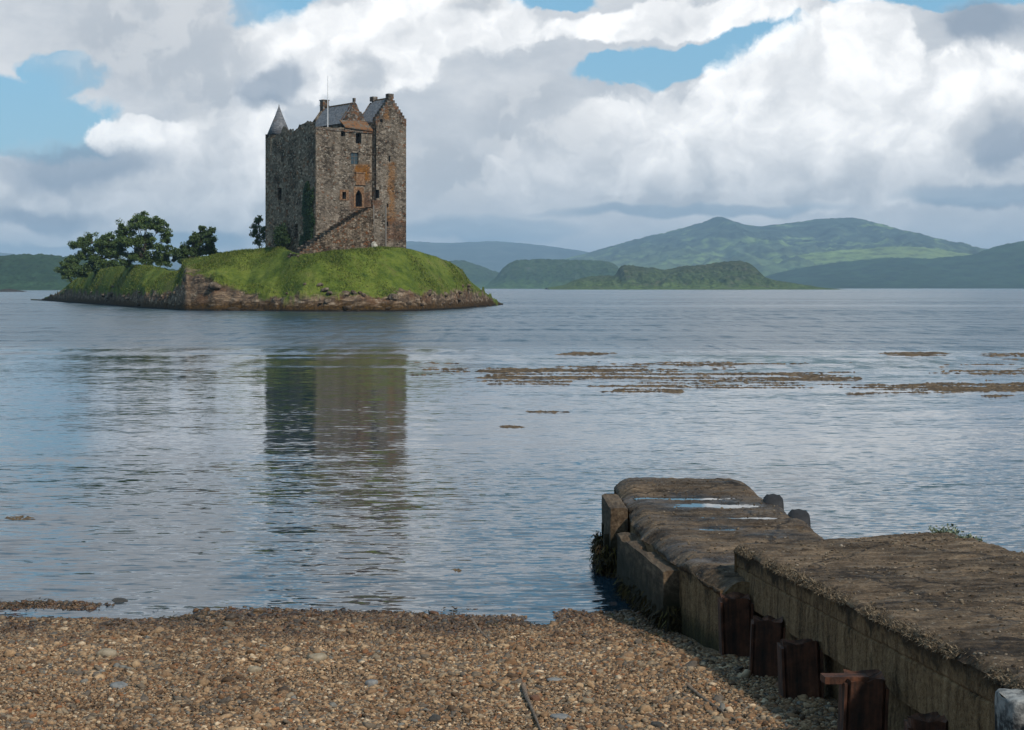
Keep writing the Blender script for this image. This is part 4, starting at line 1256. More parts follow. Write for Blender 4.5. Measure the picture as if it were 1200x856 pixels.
# ================================================================== PIER
pier = empty('pier', (0, 0, 0), label='old brown concrete pier of two slabs running out into the water', cat='pier')
def _deck(g):
    p = g.pos()
    n, _ = g.noise(p, 3.0, 6, 0.65)
    nf, _ = g.noise(p, 26.0, 5, 0.7)
    ns, _ = g.noise(g.vm('MULTIPLY', p, (1.0, 4.0, 1.0)), 2.2, 5, 0.65)
    e = g.attr('top'); wet = g.attr('wet')
    d, c = g.voro(p, 55.0)
    cr, _, _ = g.sep(c)
    soil = g.ramp(n * .38 + nf * .34 + ns * .28, [(.37, (.013, .008, .005)), (.45, (.056, .036, .021)), (.53, (.115, .076, .046)), (.64, (.22, .155, .098))])
    nb, _ = g.noise(p, .9, 5, .62)
    soil = g.mix(1.0, soil, g.ramp(nb * .7 + ns * .3, [(.38, .45), (.5, 1.0), (.62, 1.45)]), 'MULTIPLY')
    ck, _ = g.voro(g.vm('ADD', p, g.vm('SCALE', g.noise(p, 2.5, 4, .6)[1], scale=.5)), .75, 'DISTANCE_TO_EDGE')
    soil = g.mix(g.step(ck, .022, .004) * .8, soil, (.012, .008, .006))
    soil = g.mix(g.step(cr, .95, .98) * g.step(nf, .5, .6), soil, (.22, .19, .15))
    soil = g.mix(g.step(ns, .56, .66) * .6, soil, (.060, .055, .050))
    x, y, z = g.sep(p)
    st, _ = g.noise(g.vm('MULTIPLY', p, (7, 7, .55)), 1.6, 5, .65)
    conc = g.ramp(st * .6 + nf * .4, [(.34, (.026, .014, .006)), (.45, (.105, .062, .030)), (.58, (.21, .132, .068)), (.74, (.34, .235, .138))])
    conc = g.mix(g.step(n + (st - .5) * .8, .58, .74) * .7, conc, (.040, .028, .014))
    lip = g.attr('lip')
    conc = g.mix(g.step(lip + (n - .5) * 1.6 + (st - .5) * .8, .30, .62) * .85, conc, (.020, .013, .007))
    low = g.step(z + (n - .5) * .4, .42, .12)
    weed = g.ramp(nf * .5 + st * .5, [(.35, (.009, .008, .005)), (.55, (.035, .028, .010)), (.7, (.075, .055, .014))])
    conc = g.mix(low, conc, weed)
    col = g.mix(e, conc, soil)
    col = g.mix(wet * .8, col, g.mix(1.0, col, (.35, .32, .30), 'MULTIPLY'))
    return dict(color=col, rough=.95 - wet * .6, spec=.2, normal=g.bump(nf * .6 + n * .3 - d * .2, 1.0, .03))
M_DECK = material('weathered_pier_concrete', _deck)

PUD = [(800, 581.5, .52, .16), (838, 592, .42, .17), (868, 609, .38, .09), (842, 620, .16, .08), (850, 655 , .20, .10)]
ZD = 0.78
PUDW = []; PUDZ = []
for (px, py, rx, ry) in PUD:
    D = (CAMZ - ZD) * F / (py - HOR); PUDW.append(((px - 600) / F * D, D, rx, ry))
def slab(name, Ds, xl, xr, zt, th, seed, rough, nx, corner, over, dfar=lambda t: 0.0, pud=False, humps=None, seam=None, nf=24, bottom=None):
    """Sweep a rounded slab profile down the pier; real lumps and worn edges in the mesh."""
    # profile parameter: left face (bottom to top), top, right face
    a = np.linspace(0, 1, nf)                      # left face
    if seam:
        a = np.sort(np.concatenate([a, [seam - .03, seam - .012, seam + .012, seam + .03]]))
    t = np.linspace(0, 1, nx)
    r = np.linspace(1, 0, 10)
    ns = len(Ds)
    rows = []
    kinds = np.concatenate([np.zeros(len(a)), np.ones(nx), np.zeros(10)])
    tt = np.concatenate([0 * a, t, np.ones(10)]); hh = np.concatenate([a, np.ones(nx), r])
    top = np.zeros((ns, len(tt)))
    G_ = np.zeros((ns, len(tt), 3))
    for i, D in enumerate(Ds):
        Dl = D + np.array([dfar(q) for q in tt]) * (1 if i >= 0 else 0)
        x = xl(D) + (xr(D) - xl(D)) * tt
        th_ = th(D) if callable(th) else th
        z = zt(D) - th_ * (1 - hh)
        # rounded shoulder
        wl = (x - xl(D)); wr = (xr(D) - x)
        e = np.minimum(wl, wr)
        z = z - np.where(kinds == 1, corner * np.clip(1 - e / (corner * 1.6), 0, 1) ** 2, 0)
        z = np.where((kinds == 0), np.minimum(z, zt(D) - corner - (1 - hh) * 0.001 * 0), z)
        G_[i, :, 0], G_[i, :, 1], G_[i, :, 2] = x, Dl, z
        top[i] = kinds
    Xg, Yg, Zg = G_[..., 0].copy(), G_[..., 1].copy(), G_[..., 2].copy()
    K = top
    edge = np.exp(-np.minimum(np.abs(Xg - xl(Yg)), 9) / .10) * K
    n1 = fbm(Xg * 2.0, Yg * 2.8, Zg * 2, seed, 5, .55); n2 = fbm(Xg * 9, Yg * 12, Zg * 9, seed + 4, 4, .6)
    rip = fbm(Xg * 1.2, Yg * 5.0, 0, seed + 7, 4, .6, True)
    G_[..., 2] += K * (rough * (n1 * .55 + rip * .35) + .017 * n2) + edge * (.030 * fbm(Xg * 3, Yg * 3, 0, seed + 8, 5, .65) + .012 * n2)
    # ragged overhanging lip along the left edge
    lip = np.exp(-((1 - hh)[None, :] * (th(15) if callable(th) else th)) / .05) * (tt[None, :] < .5) * (K == 0) + edge
    G_[..., 0] -= lip * over * (.3 + fbm(Yg * 3.0, Zg * 0, 0, seed + 2, 5, .7) * 1.3)
    side_ = (K == 0) & (tt[None, :] < .5)
    G_[..., 0] += side_ * (.018 * n1 + .010 * n2)
    if humps:
        G_[..., 2] += K * humps(Xg, Yg)
    if seam:
        sd_ = np.exp(-((hh[None, :] - seam) / .014) ** 2) * side_
        G_[..., 0] += sd_ * .014
    wet = np.zeros(K.shape)
    if pud:
        for (px_, pd_, rx, ry) in PUDW:
            q = ((Xg - px_) / rx) ** 2 + ((Yg - pd_) / ry) ** 2
            w = np.exp(-(q / 5) ** 2) * .85 * K
            base = zt(15) + float(humps(np.array([px_]), np.array([pd_]))[0]) * .6 + (.018 * n1 + .010 * n2)
            G_[..., 2] = G_[..., 2] * (1 - w) + base * w - K * (.035 * np.exp(-q / 1.3))
            wet = np.maximum(wet, K * np.exp(-q * .5))
        wet = np.clip(wet * 1.2 + K * (.35 + .9 * n1), 0, 1)
    if pud:
        for (px_, pd_, rx, ry) in PUDW:
            q = ((Xg - px_) / rx) ** 2 + ((Yg - pd_) / ry) ** 2
            PUDZ.append(zt(15) + float(humps(np.array([px_]), np.array([pd_]))[0]) * .6 - .010)
    Fc = grid_faces(ns, len(tt))[:, ::-1].copy()
    V = G_.reshape(-1, 3)
    Fl = [tuple(f) for f in Fc]
    m = len(tt)
    for row in (0, ns - 1):                        # end walls: a curtain from the profile down to the sole
        o = len(V); ring = G_[row].copy(); lo = ring.copy(); lo[:, 2] = ring[:, 2].min()
        V = np.concatenate([V, ring, lo])
        Fl += [(o + i, o + i + 1, o + m + i + 1, o + m + i) for i in range(m - 1)]
    ends = 4 * m
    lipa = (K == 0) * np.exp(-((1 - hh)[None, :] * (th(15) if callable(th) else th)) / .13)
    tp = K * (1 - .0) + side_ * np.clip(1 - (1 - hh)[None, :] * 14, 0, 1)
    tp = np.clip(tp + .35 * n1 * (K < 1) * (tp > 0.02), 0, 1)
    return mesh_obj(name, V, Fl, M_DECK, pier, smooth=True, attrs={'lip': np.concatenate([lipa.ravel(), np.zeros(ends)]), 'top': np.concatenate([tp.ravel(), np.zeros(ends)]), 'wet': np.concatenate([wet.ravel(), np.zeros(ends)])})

# seaward slab: lower, rounded like a loaf, with a dip between two pours
def hump(Xg, Yg):
    h = -.10 * np.exp(-((Yg - 20.1 - .1 * (Xg - 2)) / .16) ** 2) * np.clip(1 - (Xg - 1.27) / 1.2, 0, 1)
    h += .05 * np.exp(-((Yg - 21.2) / .5) ** 2) - .05 * sstep(-Yg, -15.8, -14.4)
    h += .035 * np.exp(-((Yg - 17.9) / .35) ** 2)
    return h
slab('seaward_slab', np.linspace(21.9, 14.5, 170), lambda D: 1.31 + np.clip(17.5 - D, 0, 9) * 0.118 + np.clip(15.6 - D, 0, 9) * .09, lambda D: 2.90 + (21.7 - D) * .045, lambda D: ZD + 0 * D,
     lambda D: 1.3, 5, .035, 70, .11, .05, pud=True, humps=hump, nf=30)
slab('ramp_slab', np.linspace(15.0, 2.0, 330), lambda D: 1.93 + .0835 * (15.0 - D), lambda D: 3.93 + .08 * (15.9 - D), lambda D: .97 + .048 * (15.0 - D),
     lambda D: .46, 9, .022, 84, .045, .030, dfar=lambda t: .9 * t, seam=.60, nf=26)
# footing under the ramp slab, set back
b = MB()
Ds = np.linspace(14.6, 2.0, 80)
zs = np.linspace(0, 1, 14)
gr = np.array([[(1.93 + .0835 * (15 - D) + .10, D, (.53 + .048 * (15 - D)) * 1.0 - (1 - q) * 1.0) for q in zs] for D in Ds])
gr[..., 0] += fbm(gr[..., 1] * 2, gr[..., 2] * 3, 0, 71, 5, .6) * .06
mesh_obj('footing', np.concatenate([gr.reshape(-1, 3), (gr + np.array([1.7, 0, 0])).reshape(-1, 3)]),
         np.concatenate([grid_faces(80, 14)[:, ::-1], grid_faces(80, 14) + 80 * 14]).copy(), M_DECK, pier, smooth=True, attrs={'top': np.zeros(80 * 14 * 2), 'wet': np.zeros(80 * 14 * 2)})

# timber fenders bolted along the left side
def _timber(g):
    o = g.objco()
    n, _ = g.noise(g.vm('MULTIPLY', o, (18, 2.2, 18)), 1.5, 5, .65)
    m, _ = g.noise(o, 5, 4, .6)
    x, y, z = g.sep(o)
    c = g.ramp(n * .65 + m * .35, [(.34, (.022, .014, .008)), (.5, (.072, .048, .030)), (.68, (.15, .108, .070))])
    c = g.mix(g.step(z + (m - .5) * .6, .62, .25), c, (.020, .017, .009))
    return dict(color=c, rough=.9, normal=g.bump(n, .8, .012))
M_TIMBER = material('old_timber', _timber)
def beam(name, x0, x1, D0, D1, z0, z1, seed, nx=6, ny=40, nz=12, skew=0.0, rot_hole=None):
    """Worn squared timber: a box skinned as a grid then eroded."""
    us = np.linspace(0, 1, nx); vs = np.linspace(0, 1, ny); ws = np.linspace(0, 1, nz)
    ring = [(0, w) for w in ws] + [(u, 1) for u in us[1:]] + [(1, w) for w in ws[::-1][1:]] + [(u, 0) for u in us[::-1][1:-1]]
    rows = []
    V = np.array([[(x0 + (x1 - x0) * u + skew * (1 - v), D0 + (D1 - D0) * v, z0 + (z1 - z0) * w) for (u, w) in ring] for v in vs])
    n = fbm(V[..., 0] * 8, V[..., 1] * 3, V[..., 2] * 8, seed, 4, .6)
    V[..., 0] += n * .012; V[..., 2] += fbm(V[..., 0] * 6, V[..., 1] * 4, V[..., 2] * 6, seed + 3, 4, .6) * .014
    m = len(ring)
    # rounded arrises
    for (i, (u, w)) in enumerate(ring):
        if w == 1 and u in (0, 1): V[:, i, 2] -= .012
    if rot_hole:
        for (i, (u, w)) in enumerate(ring):
            if w == 1:
                V[:, i, 2] -= .09 * np.exp(-((vs - rot_hole) / .045) ** 2) * (0.3 < u < .95) + .05 * np.exp(-((vs - rot_hole - .3) / .05) ** 2) * (u < .8)
    Fl = [tuple(f) for f in grid_faces(ny, m, True)] + [tuple(range(m)), tuple(range(ny * m - 1, ny * m - m - 1, -1))]
    return mesh_obj(name, V.reshape(-1, 3), Fl, M_TIMBER, pier)
beam('timber_fender', 1.06, 1.25, 19.2, 20.5, .30, .76, 3, skew=.03)
beam('timber_fender', 1.10, 1.31, 15.75, 18.2, .16, .63, 5, skew=.27, rot_hole=.55)
# posts carrying the fenders
for (x, D, z) in ((1.10, 19.5, .5), (1.12, 20.3, .5), (1.42, 16.0, .5), (1.30, 17.6, .5)):
    b = MB().box(x - .07, x + .07, D - .08, D + .08, -.5, z - .06); b.build('fender_post', M_TIMBER, pier)

# rusty steel piles beside the ramp slab
def _rust(g):
    o = g.objco()
    n, _ = g.noise(o, 7, 6, .65)
    s, _ = g.noise(g.vm('MULTIPLY', o, (14, 14, 1.2)), 1.5, 4, .6)
    x, y, z = g.sep(o)
    c = g.ramp(n * .5 + s * .5, [(.34, (.010, .006, .004)), (.46, (.034, .014, .008)), (.58, (.085, .032, .016)), (.72, (.16, .065, .032))])
    c = g.mix(g.step(n, .66, .72), c, (.16, .14, .11))
    return dict(color=c, rough=.8, spec=.3, normal=g.bump(n, 1, .02))
M_RUST = material('rusted_steel', _rust)
def pile(px0, px1, pyt, pyb, label, seed, D=None):
    xm, Dm, zg = beach_px((px0 + px1) / 2, pyb) if D is None else ((px0 + px1) / 2 - 600, D, 0)
    if D is not None:
        xm = xm / F * D; zg = float(beach_z(np.array([xm]), np.array([D]))[0])
    w = (px1 - px0) / F * Dm * 1.1
    zt = CAMZ - (pyt - 4 - HOR) / F * Dm
    H = zt - zg
    t = empty('steel_pile', (xm, Dm, zg), -.05 + .06 * math.sin(seed * 2.3), label=label, cat='pile', group='rusty steel piles along the pier')
    t.rotation_euler[0] = .03 * math.sin(seed * 1.9); t.rotation_euler[1] = .035 * math.cos(seed * 3.1)
    n = 14
    hw, dp = w * .42, w * .42
    # box section with rolled corners, swept up and eaten by rust
    prof = [(-hw, -dp * .8), (-hw * .85, -dp), (hw * .85, -dp), (hw, -dp * .8), (hw, dp * .8), (hw * .85, dp), (-hw * .85, dp), (-hw, dp * .8)]
    pr = []
    for i in range(8):
        p, q = np.array(prof[i]), np.array(prof[(i + 1) % 8])
        for k in range(4): pr.append(p + (q - p) * k / 4)
    pr = np.array(pr); m = len(pr)
    zz = np.linspace(-.5, H, n * 2)
    V = np.array([[(p[0], p[1], z) for p in pr] for z in zz])
    k = fbm(V[..., 0] * 6 + seed, V[..., 1] * 6, V[..., 2] * 4, seed, 4, .6)
    V[..., 0] *= 1 + .05 * k; V[..., 1] *= 1 + .05 * k
    V[-1, :, 2] += fbm(pr[:, 0] * 14, pr[:, 1] * 14, 0, seed + 2, 3, .6) * .055
    cap = V[-1].copy(); cap[:, :2] *= .82; cap[:, 2] -= .015
    cap2 = cap.copy(); cap2[:, :2] *= .3; cap2[:, 2] -= .02
    VV = np.concatenate([V.reshape(-1, 3), cap, cap2])
    Fl = [tuple(f) for f in grid_faces(len(zz) + 2, m, True)] + [tuple(range(len(VV) - m, len(VV)))]
    mesh_obj('shaft', VV, Fl, M_RUST, t)
    b = MB().box(-hw * 1.18, -hw * 1.03, -dp * 1.02, dp * .9, -.4, H - .03).box(hw * 1.03, hw * 1.18, -dp * 1.02, dp * .9, -.4, H - .05)
    b.build('flange', M_RUST, t)
    return t
pile(846, 881, 702, 768, 'farthest rusty pile, at the seam of the two pier slabs', 1)
pile(880, 916, 729, 792, 'second rusty pile from the seam of the pier slabs', 2)
pile(917, 961, 755, 817, 'third rusty pile from the seam, with a pale scab on its face', 3)
pd = pile(986, 1033, 795, 871, 'tall rusty pile with a short plank lodged on top', 4)
pile(1066, 1112, 845, 945, 'nearest rusty pile, cut by the bottom edge of the photo', 5, 9.6)
x, D, z = pd.location
o = MB().box(-.17, .10, -.05, .06, -.02, .022).build('plank', M_RUST, label='short dark plank lodged on top of a rusty pile', cat='plank')
o.location = (x - .07, D - .02, CAMZ - (795 - HOR) / F * D - .0); o.rotation_euler = (0, .02, .1)
# pale stone post at the right edge
def _granite(g):
    n, _ = g.noise(g.objco(), 16, 5, .65); m, _ = g.noise(g.objco(), 5, 4, .6)
    x, y, z = g.sep(g.objco())
    c = g.ramp(n, [(.40, (.010, .010, .011)), (.52, (.05, .05, .05)), (.64, (.20, .20, .19))])
    c = g.mix(g.step(z + (m - .5) * .16, -.06, .0), c, g.ramp(n, [(.4, (.10, .10, .10)), (.55, (.24, .235, .225))]))
    return dict(color=c, rough=.9, normal=g.bump(n, .8, .02))
ux = np.linspace(-1, 1, 11)
V_, F_ = rock_mesh((1, 1, 1), 12, 4, .05)
V_ = np.sign(V_) * np.abs(V_) ** .35
V_[:, 0] *= .155; V_[:, 1] *= .15; V_[:, 2] = np.where(V_[:, 2] > 0, V_[:, 2] * .05, V_[:, 2] * 1.3)
V_ += (fbm(V_[:, 0] * 14, V_[:, 1] * 14, V_[:, 2] * 14, 3, 4)[:, None]) * .014
o = mesh_obj('stone_post', V_, F_, material('speckled_granite', _granite), smooth=False, label='speckled pale topped stone post at the lower right beside the pier', cat='post')
o.location = (2.49, 8.3, CAMZ - (814 - HOR) / F * 8.3 - .05)

# puddles lying in the hollows of the seaward slab
M_PUD = material('puddle_water', lambda g: dict(color=(.02, .022, .022), rough=.02, spec=.5, ior=1.34))
for i, (x, D, rx, ry) in enumerate(PUDW[:4]):
    n = 60
    a = np.linspace(0, 6.283, n, endpoint=False)
    k = 1 + .35 * fbm(np.cos(a) * 1.4 + i * 5, np.sin(a) * 1.4, 0, 7, 3)
    V = np.concatenate([[(x, D, 0)], np.stack([x + rx * (1.1 if i == 0 else 1.5) * k * np.cos(a), D + ry * 1.9 * k * np.sin(a), 0 * a], 1)])
    zc = PUDZ[i]
    V[:, 2] = zc
    mesh_obj('puddle', V, [(0, j + 1, (j + 1) % n + 1) for j in range(n)], M_PUD, kind='structure')

# tyres hung on the far side as fenders
M_TYRE = material('black_tyre_rubber', lambda g: (lambda n: dict(color=g.ramp(n, [(.3, (.010, .010, .011)), (.7, (.028, .028, .031))]), rough=.7, spec=.3, normal=g.bump(n, .4, .01)))(g.noise(g.objco(), 12, 4)[0]))
def tyre(px, py, D, label):
    R_, r_ = .30, .10
    nt, npf = 72, 20
    V = []
    for i in range(nt):
        A_ = 6.28319 * i / nt
        for j in range(npf):
            B_ = 6.28319 * j / npf
            ca, sa = math.cos(B_), math.sin(B_)
            rr = np.sign(ca) * abs(ca) ** .6 * .085; ww = np.sign(sa) * abs(sa) ** .7 * .105
            if ca > .55: rr -= .022 * (i % 2) + .010 * (j % 2)
            q = R_ - .085 + rr
            if ca < -.3: q = R_ - .085 - .075 + .0 * ca
            V.append((ww, q * math.cos(A_), q * math.sin(A_)))
    o = mesh_obj('tyre', np.array(V), grid_faces(nt + 1, npf, True)[: nt * npf] % (nt * npf), M_TYRE, smooth=False, label=label, cat='tyre', group='tyre fenders on the far side of the pier')
    o.location = ((px - 600) / F * D, D, CAMZ - (py - HOR) / F * D)
    o.rotation_euler = (.4, .05, -.05)
    return o
tyre(905, 610, 19.6, 'black tyre hung at the far end of the right side of the pier')
tyre(935, 630, 18.3, 'black tyre nearer the ramp slab on the right side of the pier')

# small grey-green plants rooted in the far edge of the ramp slab
M_SAGE = mat_leaf('grey_green_leaves', (.07, .09, .055), (.12, .145, .09), (.20, .22, .15))
for i, (px, py, wd, ht, lab) in enumerate(((1108, 634, .19, .13, 'grey green weed sprouting at the far edge of the ramp slab, left of two'), (1141, 641, .14, .08, 'lower grey green weed at the far edge of the ramp slab, right of two'))):
    D = 15.75 - .5 * i
    zt = .97 + .048 * (15.0 - D)
    t = empty('weed_plant', ((px - 600) / F * D, D, zt - .01), label=lab, cat='plant', group='small weeds on the pier')
    rng = np.random.default_rng(30 + i); b = MB(); P = []
    for k in range(16):
        an = rng.uniform(0, 6.283); rr = rng.uniform(.3, 1) * wd
        tip = np.array([math.cos(an) * rr, math.sin(an) * rr * .6, rng.uniform(.25, 1.0) * ht])
        b.tube([(0, 0, 0), tip * np.array([.5, .5, .75]), tip], [.004, .003, .002], 4)
        m = 16
        P.append(np.outer(rng.uniform(.3, 1, m), tip) + rng.normal(0, .014, (m, 3)))
    b.build('stem', M_SAGE, t, attrs={'rnd': np.full(len(b.V), .5)})
    leaf_mesh('leaves', np.concatenate(P), .016, M_SAGE, t, 40 + i)

# ================================================================== SEAWEED
M_WEED = material('brown_seaweed', lambda g: (lambda r: dict(color=g.ramp(r, [(0, (.010, .007, .004)), (.5, (.030, .020, .008)), (.85, (.065, .043, .014)), (1, (.085, .070, .02))]), rough=.7, spec=.15))(g.attr('rnd')))
M_WRACK = material('floating_wrack', lambda g: (lambda r: dict(color=g.ramp(r, [(0, (.040, .027, .015)), (.5, (.085, .055, .030)), (1, (.15, .10, .055))]), rough=.7, spec=.2))(g.attr('rnd')))
def strips(name, P0, dirs, length, width, mat, seed, zk=1.0, **kw):
    """Limp strap fronds as 3-segment ribbons."""
    rng = np.random.default_rng(seed); n = len(P0)
    L = length * rng.uniform(.5, 1.3, n)
    a = rng.uniform(0, 6.283, n); s = np.stack([np.cos(a), np.sin(a), 0 * a], 1) * (width * rng.uniform(.5, 1.4, n))[:, None]
    V = []
    p = P0.copy(); d = dirs.copy()
    for k in range(4):
        w = (1, 1.1, .8, .25)[k]
        V.append(np.stack([p - s * w, p + s * w], 1))
        d = d + rng.normal(0, .35, (n, 3)) * np.array([1, 1, zk]); d /= np.linalg.norm(d, axis=1)[:, None]
        p = p + d * (L / 3)[:, None]
    V = np.stack(V, 1).reshape(n * 8, 3)
    q = np.array([[0, 1, 3, 2], [2, 3, 5, 4], [4, 5, 7, 6]])
    Fc = (q[None] + (np.arange(n) * 8)[:, None, None]).reshape(-1, 4)
    return mesh_obj(name, V, Fc, mat, attrs={'rnd': np.repeat(rng.uniform(0, 1, n), 8)}, **kw)
def hanging_weed():
    rng = np.random.default_rng(17)
    P = []; d = []
    def face(x, D0, D1, z0, z1, n, out=.03):
        Dq = rng.uniform(D0, D1, n); zq = rng.uniform(z0, z1, n)
        P.append(np.stack([x(Dq) - rng.uniform(0, out, n), Dq, zq], 1))
        d.append(np.tile([-.25, -.1, -1.0], (n, 1)))
    face(lambda D: 1.06 + 0 * D, 19.2, 20.5, .02, .34, 900, .1)
    face(lambda D: 1.20 + (18.2 - D) * .1, 15.7, 18.3, .02, .30, 1900, .08)
    face(lambda D: 1.27 + np.clip(17.5 - D, 0, 9) * .115, 16.2, 19.4, -.02, .30, 2000, .06)
    # near ends of the fenders
    for (xa, xb, D, za, zb, n) in ((1.08, 1.27, 19.18, 0.0, .34, 300), (1.40, 1.62, 15.72, .02, .32, 500)):
        P.append(np.stack([rng.uniform(xa, xb, n), D - rng.uniform(0, .04, n), rng.uniform(za, zb, n)], 1)); d.append(np.tile([-.1, -.3, -1.0], (n, 1)))
    strips('hanging_seaweed', np.concatenate(P), np.concatenate(d), .12, .008, M_WEED, 5, kind='stuff')
hanging_weed()
def strand_weed():
    """Wrack thrown up along the waterline and round the pier foot."""
    rng = np.random.default_rng(23)
    n = 26000
    x = rng.uniform(-6.2, 1.75, n); D = rng.uniform(14.4, 18.0, n)
    z = beach_z(x, D)
    cl = fbm(x * 1.6, D * 2.4, 0, 19, 4, .6)
    line = np.exp(-((z - .012) / .022) ** 2)
    foot = np.exp(-((x - pier_left(D) + .2) / .28) ** 2) * (z > -.03) * 1.1
    ok = (rng.uniform(0, 1, n) < np.clip((cl * 1.6 + .02), 0, 1) * np.maximum(line * .9, foot)) & (x < pier_left(D))
    P = np.stack([x, D, np.maximum(z, 0) + rng.uniform(.012, .035, n)], 1)[ok]
    dd = rng.normal(0, 1, P.shape); dd[:, 2] = -np.abs(dd[:, 2]) * .05; dd /= np.linalg.norm(dd, axis=1)[:, None]
    strips('stranded_seaweed', P, dd, .07, .008, M_WEED, 6, zk=.12, kind='stuff')
strand_weed()
def floating_weed():
    rng = np.random.default_rng(29)
    # photo-measured drifts: x0, x1, y0, y1, count, threshold
    rows = [(545, 850, 428, 452, 4200, .10), (690, 1010, 436, 455, 3600, .08), (1000, 1320, 446, 461, 3600, .05), (560, 640, 432, 446, 900, .0), (700, 1000, 421, 436, 1700, .22),
            (1030, 1110, 412, 419, 380, .0), (1150, 1320, 412, 422, 700, .1), (655, 722, 413, 417, 280, -.1), (1040, 1320, 426, 441, 1700, .2), (480, 560, 424, 444, 500, .2),
            (780, 800, 457, 461, 60, -.3), (700, 800, 456, 461, 320, 0.), (586, 612, 499, 502, 70, -.3), (618, 668, 482, 484, 50, .0), (980, 1040, 461, 464, 120, .1), (0, 46, 603, 610, 60, .15), (533, 539, 667, 670, 10, -1), (1140, 1200, 462, 466, 100, .1)]
    P = []; S = []
    for (x0, x1, y0, y1, n, th) in rows:
        n = int(n * 2.2); px = rng.uniform(x0, x1, n); py = rng.uniform(y0, y1, n)
        D = CAMZ * F / (py - HOR); x = (px - 600) / F * D
        ed = np.minimum(np.minimum((px - x0) / (x1 - x0), (x1 - px) / (x1 - x0)) * 5, 1)
        m = fbm(x * .26, D * 1.5, 0, 55, 5, .68)
        rr = ((px - (x0 + x1) / 2) / (x1 - x0) * 2) ** 2 + ((py - (y0 + y1) / 2) / (y1 - y0) * 2) ** 2
        ok = m + .34 * (.55 - rr) > th + .07
        P.append(np.stack([x[ok], D[ok], 0 * x[ok]], 1)); S.append(np.clip(D[ok] / 70, .2, 1.2))
    P = np.concatenate(P); S = np.concatenate(S); n = len(P)
    k = 7
    a = np.linspace(0, 6.283, k, endpoint=False)[None] + rng.uniform(0, 6, (n, 1))
    rad = rng.uniform(.5, 1.3, (n, k)) * (.10 * S * rng.uniform(.4, 1.6, n))[:, None]
    V = np.zeros((n, k + 1, 3))
    V[:, 0] = P + np.stack([0 * S, 0 * S, rng.uniform(.01, .045, n) * S], 1)
    V[:, 1:, 0] = P[:, :1] + np.cos(a) * rad * 1.7
    V[:, 1:, 1] = P[:, 1:2] + np.sin(a) * rad
    V[:, 1:, 2] = -.01
    q = np.array([[0, 1 + j, 1 + (j + 1) % k] for j in range(k)])
    Fc = (q[None] + (np.arange(n) * (k + 1))[:, None, None]).reshape(-1, 3)
    mesh_obj('floating_seaweed', V.reshape(-1, 3), Fc, M_WRACK, attrs={'rnd': np.repeat(rng.uniform(0, 1, n), k + 1)}, kind='stuff')
floating_weed()
# dry matted moss hanging over the lip of the ramp slab, and tufts on the deck
def deck_moss():
    rng = np.random.default_rng(31)
    n = 13000
    D = rng.uniform(3.5, 15.0, n) ; xl = 1.93 + .0835 * (15 - D); zt = .97 + .048 * (15 - D)
    off = np.abs(rng.normal(0, .055, n))
    keep = fbm(D * 2.2, off * 4, 0, 33, 4) > -.15
    P = np.stack([xl - .02 + off, D, zt - .045 + np.minimum(off, .05) * .8], 1)[keep]
    dd = np.tile([-.8, -.1, -.15], (len(P), 1)) + rng.normal(0, .45, (len(P), 3)); dd /= np.linalg.norm(dd, axis=1)[:, None]
    strips('dry_moss', P, dd, .030, .0028, M_MOSS, 7, kind='stuff')
M_MOSS = material('dry_moss_fibre', lambda g: (lambda r: dict(color=g.ramp(r, [(0, (.06, .042, .026)), (.5, (.13, .095, .06)), (1, (.22, .17, .115))]), rough=.95))(g.attr('rnd')))
deck_moss()

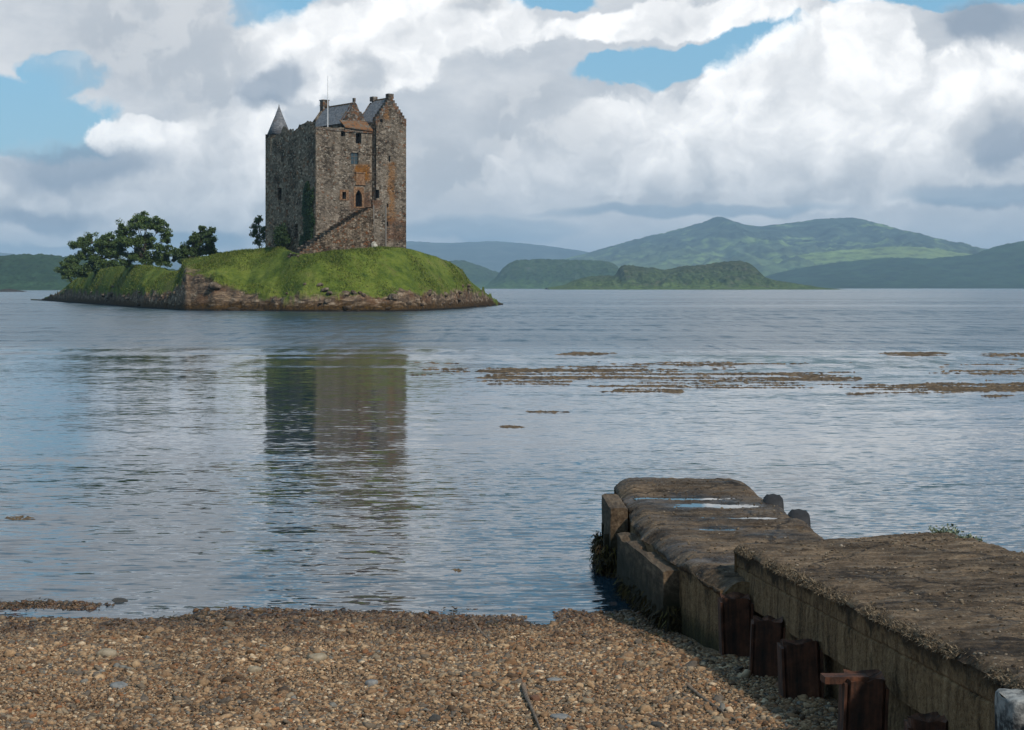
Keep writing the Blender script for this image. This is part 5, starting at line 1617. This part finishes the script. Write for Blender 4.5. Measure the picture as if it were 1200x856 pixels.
def deck_grit():
    """Clods, chips and small stones lying on both slabs: dropped onto the real surface."""
    rng = np.random.default_rng(77)
    from mathutils.bvhtree import BVHTree
    V0, F0 = ico(1)
    Ps = []
    for o in [q for q in pier.children if q.name in ('ramp_slab', 'seaward_slab')]:
        me = o.data
        bv = BVHTree.FromPolygons([v.co[:] for v in me.vertices], [p.vertices[:] for p in me.polygons])
        n, (D0, D1) = (5200, (6, 15.8)) if o.name == 'ramp_slab' else (2200, (14.5, 21.6))
        for _ in range(n):
            D = D0 + (D1 - D0) * rng.uniform() ** .8; x = rng.uniform(1.4, 4.6)
            if fbm(np.array([x * 1.2]), np.array([D * 2.0]), 0, 5, 3)[0] < rng.uniform(-.5, .35): continue
            h = bv.ray_cast(Vector((x, D, 3)), Vector((0, 0, -1)))
            if h[0] is not None and h[1].z > .5: Ps.append(h[0][:])
    P = np.array(Ps); n = len(P)
    s = .0068 * np.exp(np.clip(rng.normal(0, .45, n), -1, 1.0))
    a = rng.uniform(0, 6.283, n)
    Q = V0[None] * (1 + rng.normal(0, .2, (n, len(V0))))[..., None] * np.stack([s * rng.uniform(.8, 1.8, n), s, s * .6], 1)[:, None, :]
    Xr = Q[..., 0] * np.cos(a)[:, None] - Q[..., 1] * np.sin(a)[:, None]
    Yr = Q[..., 0] * np.sin(a)[:, None] + Q[..., 1] * np.cos(a)[:, None]
    V = (np.stack([Xr, Yr, Q[..., 2]], -1) + P[:, None, :] + np.array([0, 0, .003])).reshape(-1, 3)
    Fc = (F0[None] + (np.arange(n) * len(V0))[:, None, None]).reshape(-1, 3)
    m = material('deck_grit', lambda g: (lambda r: dict(color=g.ramp(r, [(0, (.025, .018, .012)), (.5, (.09, .065, .042)), (.85, (.14, .105, .07)), (1, (.22, .18, .14))]), rough=.95))(g.attr('rnd')))
    mesh_obj('gravel', V, Fc, m, smooth=True, attrs={'rnd': np.repeat(rng.uniform(0, 1, n), len(V0))}, kind='stuff')
deck_grit()

# boulders broken from the ledges along the islet's shore
def shore_boulders():
    rng = np.random.default_rng(61)
    m = material('shore_boulder_rock', lambda g: (lambda n, z: dict(color=g.mix(g.step(z, .9, .3), g.ramp(n, [(.35, (.03, .022, .016)), (.5, (.085, .062, .044)), (.68, (.20, .16, .12))]), (.030, .019, .010)), rough=.95, normal=g.bump(n, .8, .15)))(g.noise(g.pos(), 1.6, 5, .65)[0], g.sep(g.pos())[2]))
    protos = [rock_mesh((1, .8, .62), 100 + k, 3, .5) for k in range(6)]
    mes = []
    for V, Fc in protos:
        o = mesh_obj('boulder', V, Fc, m); mes.append(o.data); bpy.data.objects.remove(o)
    spots = [(px, rng.uniform(-.6, 2.2), rng.uniform(.2, .55)) for px in rng.uniform(66, 574, 60)]
    spots += [(px, rng.uniform(.2, 1.6), rng.uniform(.4, .9)) for px in rng.uniform(100, 560, 14)]
    for i, (px, off, r) in enumerate(spots):
        D = float(islet_fields(np.array([px]))[0][0]) + off
        z = float(islet_z(np.array([px]), np.array([D]))[0][0])
        o = bpy.data.objects.new('boulder', mes[i % 6])
        o.location = ((px - 600) / F * D, D, max(z, -.1) + r * .1); o.scale = (r, r, r * rng.uniform(.7, 1.1)); o.rotation_euler = (rng.uniform(-.4, .4), rng.uniform(-.4, .4), rng.uniform(0, 6))
        link(o, None, 'weathered brown boulder on the rocky rim of the castle islet', 'boulder', 'boulders round the islet shore')
shore_boulders()
